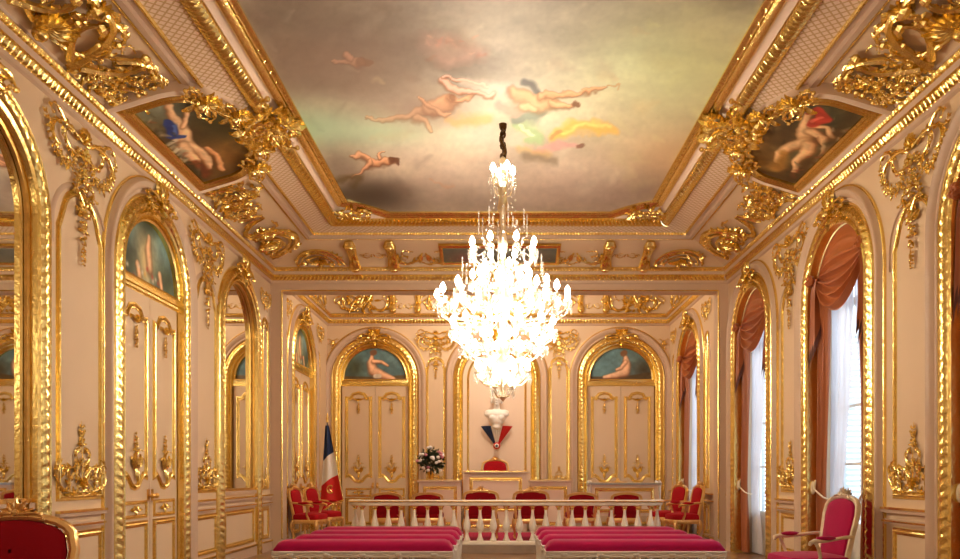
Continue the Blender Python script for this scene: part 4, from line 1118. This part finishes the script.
# benches
def bench(label, x, y, L, first=[None]):
    M = T(x, y, 0)
    if first[0]: return copy_tree(first[0], M, label, 'velvet benches in rows')
    r = empty('bench', M); tag(r, label, 'bench', 'velvet benches in rows'); first[0] = r
    c = MB(); n = 40; rows = []; D = .42
    for i in range(n+1):
        t = i/n; e = min(1, min(t, 1-t)/.04)**.5; row = []
        for j in range(17):
            a = PI*j/16; yy = -cos(a)*D/2; yy = math.copysign(abs(yy/(D/2))**.55*D/2, yy)
            row.append((-L/2+L*t, yy*(.88+.12*e), .405+.135*(sin(a)**.55)*(.25+.75*e)))
        row.append((-L/2+L*t, 0, .40)); rows.append(row)
    c.grid(rows, 0, True)
    for row in (rows[0], rows[-1]): c.add(row, [tuple(range(len(row)))])
    c.build('bench_cushion', VELVET, r)
    f = MB(); f.box(-L/2-.01, L/2+.01, -D/2-.01, D/2+.01, .34, .405)
    for sy in (-1, 1):
        y_ = sy*(D/2+.012)
        f.tube([(-L/2, y_, .395), (L/2, y_, .395)], .014, 6); f.tube([(-L/2, y_, .335), (L/2, y_, .335)], .01, 6)
        for k in range(5): 
            xx = -L/2+L*(k+.5)/5
            f.blob((xx, y_, .36), (.05, .02, .03), 8, 5); f.tube([(xx-.2, y_, .37), (xx-.1, y_, .345), (xx, y_, .36), (xx+.1, y_, .345), (xx+.2, y_, .37)], .010, 5)
    f.build('bench_frame', WHITEP, r, smooth=True)
    for k in range(4):
        for sy in (-1, 1):
            l = MB(); xx = -L/2+.04+(L-.08)*k/3; y_ = sy*(D/2-.03)
            l.tube([(xx, y_, .36), (xx, y_+sy*.02, .28), (xx, y_+sy*.01, .15), (xx, y_, .05), (xx, y_+sy*.02, 0)], [.035, .036, .024, .018, .026], 8); l.build('leg', WHITEP, r)
    return r
rows_ = ((10.1, 'front', 2.26), (10.98, 'second', 2.2), (11.85, 'third', 2.2), (12.65, 'rear', 2.2))
for y, nm, L in rows_:
    bench('crimson velvet bench in the left block, %s row' % nm, -1.72, y, 2.28); bench('crimson velvet bench in the right block, %s row' % nm, 1.75, y, 2.28)

# platform
m = MB(); m.box(-2.9, 3.2, 13.72, 14.5, 0, PLZ); m.box(-3.98, 4.06, 14.4, YB-.06, 0, PLZ)
pf = m.build('platform', PLAT, smooth=False); tag(pf, 'low platform carrying the balustrade and the chairs in the alcove', 'platform')
m = MB(); m.box(-2.4, 2.7, 14.12, 16.7, PLZ, PLZ+.012); cp = m.build('carpet', CARPET, smooth=False); tag(cp, 'crimson carpet on the platform behind the balustrade', 'carpet')
m = MB(); m.box(-2.0, 1.9, 17.84, YB-.06, PLZ, .62); pf2 = m.build('desk_dais', PINK, smooth=False); tag(pf2, 'raised dais under the presiding desk', 'platform')

# balustrade
bal = empty('balustrade', T(0, 0, 0)); tag(bal, 'long white marble balustrade with gilded capitals in front of the alcove', 'balustrade')
yb_ = 13.98; bx0, bx1, br = -2.62, 2.92, .3
path = [(bx0, 14.36)] + [(bx0+br-br*cos(a), yb_+br-br*sin(a)) for a in [PI/2*i/8 for i in range(9)]] + [(bx1-br+br*sin(a), yb_+br-br*cos(a)) for a in [PI/2*i/8 for i in range(9)]] + [(bx1, 14.36)]
def extr(mb, path, prof, mi=0):
    nn = norms(path, False); rows = [[(p[0]+nn[i][0]*o_, p[1]+nn[i][1]*o_, z) for o_, z in prof] for i, p in enumerate(path)]
    mb.grid([r+[r[0]] for r in rows], mi)
m = MB(); extr(m, path, [(-.07, .83), (-.09, .85), (-.09, .875), (-.11, .89), (-.11, .915), (-.09, .93), (.09, .93), (.11, .915), (.11, .89), (.09, .875), (.09, .85), (.07, .83)]); m.build('handrail', STONE, bal)
m = MB(); extr(m, path, [(-.115, .893), (-.118, .905), (-.112, .915), (-.1, .9)]); m.build('gilded_fillet', GOLD, bal)
m = MB(); extr(m, path, [(-.10, PLZ), (-.10, PLZ+.04), (-.08, PLZ+.055), (.08, PLZ+.055), (.10, PLZ+.04), (.10, PLZ)]); m.build('plinth', STONE, bal)
bp = [(.055, 0), (.06, .01), (.06, .03), (.045, .05), (.035, .09), (.026, .14), (.034, .15), (.04, .16), (.034, .17), (.05, .19), (.068, .23), (.07, .26), (.06, .32), (.042, .39), (.028, .46), (.024, .52), (.026, .56)]
cap = [(.026, .555), (.038, .56), (.03, .575), (.045, .60), (.06, .615), (.06, .635)]
xs = [bx0+.18+i*(bx1-bx0-.36)/22 for i in range(23)]
bme = cme = None
for i, x in enumerate(xs+[bx0, bx1]):
    y = yb_ if i < 23 else 14.32
    if x < bx0+br and i < 23: y = yb_+br-math.sqrt(max(0, br**2-(bx0+br-x)**2))
    if x > bx1-br and i < 23: y = yb_+br-math.sqrt(max(0, br**2-(x-bx1+br)**2))
    if bme is None:
        k = MB(); k.lathe(bp, (0, 0, 0), 14); b_ = k.build('baluster', STONE, bal, T(x, y, PLZ+.055)); bme = b_.data
        k = MB(); k.lathe(cap, (0, 0, 0), 12); c_ = k.build('gilded_capital', GOLD, b_); cme = c_.data
    else: b_ = link('baluster', bme, bal, T(x, y, PLZ+.055)); link('gilded_capital', cme, b_)

# presiding desk with lower wings
def panel_front(par, x0, x1, y, z0, z1):
    k = MB(); sweep(k, [(x0, z0), (x0, z1), (x1, z1), (x1, z0)], PANEL_PROF, True); k.build('panel_moulding', GOLD, par, T(0, y, 0))
dk = empty('presiding_desk', T(0, 0, 0)); tag(dk, 'tall panelled desk with gilded mouldings below the bust', 'desk')
m = MB(); m.box(-.74, .64, 17.3, 17.75, PLZ, 1.42); m.box(-.70, .60, 17.24, 17.36, PLZ, 1.38); m.build('desk_body', PALE, dk, smooth=False)
m = MB(); m.box(-.80, .70, 17.18, 17.82, 1.42, 1.455); m.box(-.77, .67, 17.21, 17.8, 1.455, 1.475, 1); m.build('desk_top', [ROSE, GOLD], dk, smooth=False)
panel_front(dk, -.6, .5, 17.24, .74, 1.3); panel_front(dk, -.6, .5, 17.24, .25, .62)
for x0, x1, lab in ((-1.75, -.82, 'lower panelled desk wing left of the tall desk, under the flowers'), (.72, 1.62, 'lower panelled desk wing right of the tall desk')):
    w_ = empty('desk_wing', T(0, 0, 0)); tag(w_, lab, 'desk')
    m = MB(); m.box(x0, x1, 17.26, 17.7, PLZ if False else PLZ, 1.22); m.build('wing_body', PALE, w_, smooth=False)
    m = MB(); m.box(x0-.03, x1+.03 if x0 > 0 else x1+.0, 17.18, 17.72, 1.22, 1.265); m.box(x0-.02, x1+.0, 17.2, 17.72, 1.265, 1.28, 1); m.build('wing_top', [ROSE, GOLD], w_, smooth=False)
    panel_front(w_, x0+.12, x1-.12, 17.26, .3, 1.1)
# clerk table at right with slim posts
ct = empty('clerk_desk', T(0, 0, 0)); tag(ct, 'pale high clerk desk with grey top behind the right end of the balustrade', 'desk')
m = MB(); m.box(1.95, 3.52, 16.75, 17.2, 1.17, 1.215); m.build('desk_top', SILVER, ct, smooth=False)
m = MB(); m.box(2.0, 3.46, 16.81, 17.14, .5, 1.17); m.build('desk_body', PALE, ct, smooth=False); panel_front(ct, 2.12, 3.34, 16.81, .6, 1.07)
for x in (1.99, 3.48):
    for y in (16.79, 17.16): m = MB(); m.lathe([(.03, PLZ), (.02, .3), (.028, .6), (.02, .9), (.032, 1.17), (.04, 1.2), (.03, 1.25), (.0, 1.27)], (x, y, 0), 10); m.build('leg', WHITEP, ct)
ik = MB(); ik.lathe([(.0, 0), (.10, .0), (.10, .02), (.05, .035), (.04, .07), (.02, .09), (0, .095)], (0, 0, 0), 14); ik.box(-.2, .2, -.05, .05, 0, .02)
o = ik.build('inkstand', GOLDD, None, T(2.6, 16.95, 1.217)); tag(o, 'small gilded inkstand on the grey topped clerk desk', 'inkstand')

# flowers
vs = empty('flower_arrangement', T(-1.50, 17.45, 1.28)); tag(vs, 'round bouquet of white flowers and dark leaves on the left desk wing', 'flowers')
m = MB(); m.lathe([(0, 0), (.07, 0), (.05, .03), (.06, .08), (.09, .15), (.1, .19), (.08, .19)], (0, 0, 0), 16); m.build('vase', GOLDD, vs)
rr = random.Random(12); m = MB()
for k in range(420):
    d = Vector((rr.gauss(0, 1), rr.gauss(0, 1), rr.gauss(0, 1))).normalized(); q_ = Vector((0, 0, .42))+d*rr.uniform(.08, .30)
    a = d.orthogonal().normalized()*.055; b = d.cross(a).normalized()*.035; e = q_+d*.07
    m.add([q_-b, q_+a*.4, q_+b, e], [(0, 1, 3), (1, 2, 3)])
m.build('foliage', GREEN, vs, smooth=False)
bl = MB(); bl.blob((0, 0, 0), (.04, .04, .034), 8, 5); blm = [keepmesh(bl.build('bloom', mt)) for mt in (PETAL, PINKP)]
for k in range(36):
    d = Vector((rr.gauss(0, 1), rr.gauss(-.4, 1), rr.gauss(.1, 1))).normalized(); q_ = Vector((0, 0, .42))+d*rr.uniform(.27, .32)
    link('bloom', blm[k % 4 == 0], vs, T(*q_))

# bust on its tricolour console
bu = empty('bust', T(-.03, YB-.02, 0)); tag(bu, 'white plaster female bust on the back wall above a tricolour cone', 'bust')
m = MB(); zb = 2.62
for c, r_ in (((0, -.24, -.0), (.12, .10, .16)), ((0, -.25, .10), (.21, .14, .17)), ((0, -.26, .20), (.30, .13, .12)), ((-.09, -.33, .12), (.09, .07, .08)), ((.09, -.33, .12), (.09, .07, .08)), ((-.16, -.25, .24), (.13, .1, .07)), ((.16, -.25, .24), (.13, .1, .07)), ((0, -.25, .36), (.075, .075, .14)),
              ((0, -.28, .56), (.105, .125, .15)), ((0, -.2, .60), (.13, .13, .15)), ((0, -.22, .72), (.12, .12, .09)), ((.06, -.24, .8), (.07, .07, .06)), ((0, -.405, .545), (.02, .035, .035)), ((0, -.385, .475), (.035, .03, .014)),
              ((-.12, -.24, .54), (.035, .06, .1)), ((.12, -.24, .54), (.035, .06, .1)), ((0, -.36, .43), (.05, .04, .035)), ((-.045, -.385, .575), (.022, .016, .012)), ((.045, -.385, .575), (.022, .016, .012)), ((0, -.24, .02), (.14, .12, .08))):
    m.blob((c[0], c[1], c[2]+zb), r_, 16, 10)
b_ = m.build('bust_figure', PLASTER, bu); md = b_.modifiers.new('remesh', 'REMESH'); md.mode = 'VOXEL'; md.voxel_size = .012; md.use_smooth_shade = True
m = MB(); m.lathe([(.0, 2.50), (.11, 2.50), (.12, 2.53), (.08, 2.56), (0, 2.58)], (0, -.22, 0), 20); m.build('socle', PLASTER, bu)
m = MB(); n = 60; rows = []
for i in range(9):
    t = i/8; row = []
    for j in range(n+1):
        a = PI*j/n; R = (.36*(1-t)+.04*t)*(1+.06*(sin(j*1.6)))
        row.append((-R*cos(a), -R*.62*sin(a), 2.55-.46*t))
    rows.append(row)
for lo, hi, mi in ((0, 22, 0), (22, 38, 1), (38, 60, 2)): m.grid([r_[lo:hi+1] for r_ in rows], mi)
m.build('tricolour_drapery', [BLUE, WHITE, RED], bu)
m = MB(); 
for R, mi in ((.085, 2), (.055, 1), (.03, 0)): m.blob((0, -.10-.03*(2-mi), 2.08), (R, .03, R), 14, 6, mi)
m.build('cockade', [BLUE, WHITE, RED], bu)

# flag
fl = empty('flag', T(-3.86, 17.55, PLZ)); tag(fl, 'hanging blue white and red flag with gold emblem on a pole in the corner', 'flag')
m = MB(); m.lathe([(0, 0), (.16, 0), (.16, .03), (.05, .06), (.03, .1), (.016, .12), (.016, 2.42), (0, 2.42)], (0, .1, 0), 14); m.build('pole', WOODD, fl)
m = MB(); m.lathe([(.0, 2.42), (.03, 2.44), (.02, 2.47), (.035, 2.52), (.012, 2.62), (0, 2.66)], (0, .1, 0), 10); m.build('finial', GOLD, fl)
m = MB(); rows = []; k = 46; n = 22
def fx(t): 
    return (-.03-.13*t**.8, .05+.33*t**1.0)
for i in range(k+1):
    t = i/k; x0, x1 = fx(t); row = []
    for j in range(n+1):
        q_ = j/n; z = 2.36-1.72*t-.0*q_+.10*(t)*(q_ if q_ < .6 else 1.2-q_)-.12*t*(1-q_)
        row.append((x0+(x1-x0)*q_, .06+.045*sin(q_*9+t*2)*(1-.4*t)-.04, z-.16*(1-q_)*(1 if t > .2 else t*5)))
    rows.append(row)
def bands(lo, hi, mi): m.grid(rows[lo:hi+1], mi)
bands(0, 16, 0); bands(16, 30, 1); bands(30, 45, 2)
m.build('flag_cloth', [BLUE, WHITE, RED], fl)
m = MB(); 
m.grid(rows[45:], 0); m.tube([(r_[-1][0]+.005, r_[-1][1], r_[-1][2]) for r_ in rows[30:]], .012, 5); m.tube([tuple(Vector(v_)) for v_ in rows[-1]], .014, 5); m.build('gold_fringe', GOLD, fl)
m = MB(); cz = .92; cx_ = .10
m.tube([(cx_+.075*cos(a), -.05, cz+.085*sin(a)) for a in [.9+4.6*i/16 for i in range(17)]], .013, 5); m.tube([(cx_-.03, -.05, cz-.05), (cx_-.02, -.05, cz+.045), (cx_+.03, -.05, cz+.04), (cx_+.02, -.05, cz), (cx_-.02, -.05, cz), (cx_+.035, -.05, cz-.05)], .009, 5)
m.build('emblem', GOLD, fl)

# ------------------------------------------------------------------ chandelier
CX, CY = .06, 9.5
def ZP(y): return EYE+(476-y)*CY/780
ch = empty('chandelier', T(CX, CY, 0)); tag(ch, 'huge lit crystal chandelier with tiers of candle bulbs hanging from the painted ceiling', 'chandelier')
m = MB(); z = ZC-.02; k = 0
m.lathe([(0, .03), (.05, .03), (.045, -.02), (.03, -.05), (.0, -.06)], (0, 0, ZC-.03), 16)
m.build('canopy', BRONZE, ch)
m = MB()
while z > ZP(160):
    pts = []
    for i in range(9):
        a = 2*PI*i/8; px, pz = .028*cos(a), .045*sin(a); pts.append((px if k % 2 else 0, 0 if k % 2 else px, z-.045+pz))
    m.tube(pts, .013, 5, cap=False); z -= .068; k += 1
m.tube([(.03*cos(i*.9), .03*sin(i*.9), ZC-.03-i*.045) for i in range(10)], .022, 6)
m.build('chain', BRONZE, ch)
m = MB(); st = [(0, ZP(156)), (.03, ZP(158)), (.05, ZP(163)), (.02, ZP(170)), (.06, ZP(178)), (.10, ZP(184)), (.05, ZP(188)), (.05, ZP(200)), (.07, ZP(208)), (.04, ZP(214)), (.03, ZP(230)), (.06, ZP(245)), (.03, ZP(255)), (.05, ZP(275)), (.10, ZP(290)), (.13, ZP(300)), (.06, ZP(310)), (.04, ZP(330)), (.09, ZP(345)), (.05, ZP(355)), (.07, ZP(370)), (.11, ZP(378)), (.05, ZP(386)), (.03, ZP(392)), (.05, ZP(397)), (0, ZP(402))]
m.lathe(st, (0, 0, 0), 14); m.build('stem', PALEG, ch)
tiers = [(ZP(170), .13, 4, .22, 0), (ZP(246), .40, 8, .18, .2), (ZP(270), .30, 6, .15, .5), (ZP(284), .56, 10, .2, .1), (ZP(296), .80, 16, .26, .0), (ZP(324), .62, 12, .2, .13), (ZP(340), .50, 10, .16, .3), (ZP(366), .32, 8, .14, .1), (ZP(381), .14, 4, .1, .4)]
rr = random.Random(4)
def crystal_mesh(L=.07, r=.014):
    m = MB(); m.lathe([(0, 0), (r*.8, -.01), (r, -L*.45), (r*.7, -L*.8), (0, -L)], (0, 0, 0), 5); return keepmesh(m.build('crystal_pendant', CRYSTAL, smooth=False))
CM = crystal_mesh(); CM2 = crystal_mesh(.12, .02)
bulb_me = None; npend = 0; loose = MB()
def hang(p, big=False):
    global npend
    if npend < 96:
        link('crystal_pendant', CM2 if big else CM, ch, T(*p, rr.random()*3)); npend += 1
    else:
        L, r = (.12, .02) if big else (.07, .014); loose.lathe([(0, 0), (r*.8, -.01), (r, -L*.45), (r*.7, -L*.8), (0, -L)], p, 5)
for z, R, n, drop, ph in tiers:
    for i in range(n):
        a = ph+2*PI*i/n+PI/n*.5; ca, sa = cos(a), sin(a)
        k = MB(); zc = z-.10
        P0 = [(.03, zc-drop*.4), (R*.35, zc-drop), (R*.75, zc-drop*.9), (R*1.0, zc-drop*.35), (R, zc)]
        pts = []
        for t in range(len(P0)-1):
            for u in range(3): pts.append((P0[t][0]+(P0[t+1][0]-P0[t][0])*u/3, P0[t][1]+(P0[t+1][1]-P0[t][1])*u/3))
        pts.append(P0[-1]); k.tube([(x*ca, x*sa, zz) for x, zz in pts], .009, 6)
        k.lathe([(0, -.02), (.02, -.01), (.045, .012), (.03, .0), (.012, .01)], (R*ca, R*sa, zc), 8)
        A = k.build('arm', PALEG, ch)
        q_ = MB(); q_.lathe([(0, 0), (.011, 0), (.011, .06), (0, .06)], (R*ca, R*sa, zc), 6); q_.build('candle', CANDLE, A)
        q_ = MB(); q_.lathe([(0, .055), (.022, .065), (.034, .09), (.030, .13), (.012, .165), (0, .175)], (R*ca, R*sa, zc), 8); q_.build('bulb', BULB, A)
        for e in range(5):
            b = a+e*2*PI/5; hang((R*ca+.042*cos(b), R*sa+.042*sin(b), zc+.005), e == 0)
# crystal swags: from tier to tier, and spire rods
for (z, R, n, drop, ph), (z2, R2, n2, _, ph2) in zip(tiers[:-1], tiers[1:]):
    m_ = max(n, n2)
    for i in range(m_):
        a = 2*PI*i/m_; 
        for t in range(9):
            u = t/8; rad = R*(1-u)+R2*u; rad = rad*(1-.35*sin(PI*u)); zz = (z-.1)*(1-u)+(z2-.1)*u-.05*sin(PI*u)
            loose.blob((rad*cos(a), rad*sin(a), zz), .014, 5, 4)
            if t % 3 == 1: loose.lathe([(0, 0), (.012, -.01), (.014, -.035), (0, -.07)], (rad*cos(a), rad*sin(a), zz), 5)
for z, R, n, drop, ph in tiers:
    for i in range(n):
        a = ph+2*PI*i/n+PI/n*.5; b = a+2*PI/n
        for t in range(1, 8):
            u = t/8; ang = a+(b-a)*u; zz = z-.1-.09*sin(PI*u)
            loose.blob((R*cos(ang), R*sin(ang), zz), .012, 5, 4)
for R, zt, zb_, n in ((.30, ZP(212), ZP(236), 8), (.50, ZP(258), ZP(280), 10)):
    for i in range(n):
        a = 2*PI*i/n+.2
        loose.lathe([(0, zt), (.012, zt-.03), (.006, zt-.08), (.010, (zt+zb_)/2), (.004, zb_), (0, zb_-.01)], (R*cos(a), R*sin(a), 0), 5)
o = loose.build('crystal_garland', CRYSTAL, ch, smooth=False); o['kind'] = 'stuff'
# parts were built in chandelier-local coordinates

# ------------------------------------------------------------------ light
def light(kind, name, loc, power, col=(1, 1, 1), size=.1, rot=None, sy=None):
    l = bpy.data.lights.new(name, kind); l.energy = power; l.color = col
    if kind == 'POINT': l.shadow_soft_size = size
    if kind == 'AREA': l.size = size; 
    if kind == 'AREA' and sy: l.shape = 'RECTANGLE'; l.size_y = sy
    o = bpy.data.objects.new(name, l); COL.objects.link(o); o.location = loc
    if rot: o.rotation_euler = rot
    return o
WARM = (1, .88, .72)
light('POINT', 'chandelier_glow', (CX, CY, 3.3), 190, WARM, .3)
light('POINT', 'near_fill', (0, 1.6, 3.3), 110, WARM, .4)  # added fill light, out of view above the camera, no fixture
light('POINT', 'alcove_fill', (0, 16.2, 5.3), 230, WARM, .4)  # hidden fill added to brighten the alcove, no fixture
# daylight
w = bpy.data.worlds.new('daylight'); SC.world = w; w.use_nodes = True
bg = w.node_tree.nodes['Background']; bg.inputs[0].default_value = (.66, .82, 1, 1); bg.inputs[1].default_value = 3.6

# ------------------------------------------------------------------ camera
cam = bpy.data.cameras.new('camera'); co = bpy.data.objects.new('camera', cam); COL.objects.link(co)
co.location = (0, 0, EYE); co.rotation_euler = (PI/2, 0, 0)
cam.sensor_width = 36; cam.lens = 780/960*36; cam.shift_x = -(498-480)/960; cam.shift_y = (476-279.5)/960; cam.clip_start = .05
SC.camera = co
SC.view_settings.view_transform = 'Standard'; SC.view_settings.look = 'None'; SC.view_settings.gamma = 1
SC.view_settings.exposure = 0.2
SC.cycles.max_bounces = 8; SC.cycles.transparent_max_bounces = 24
SC.cycles.use_denoising = True
SC.cycles.sample_clamp_indirect = 6
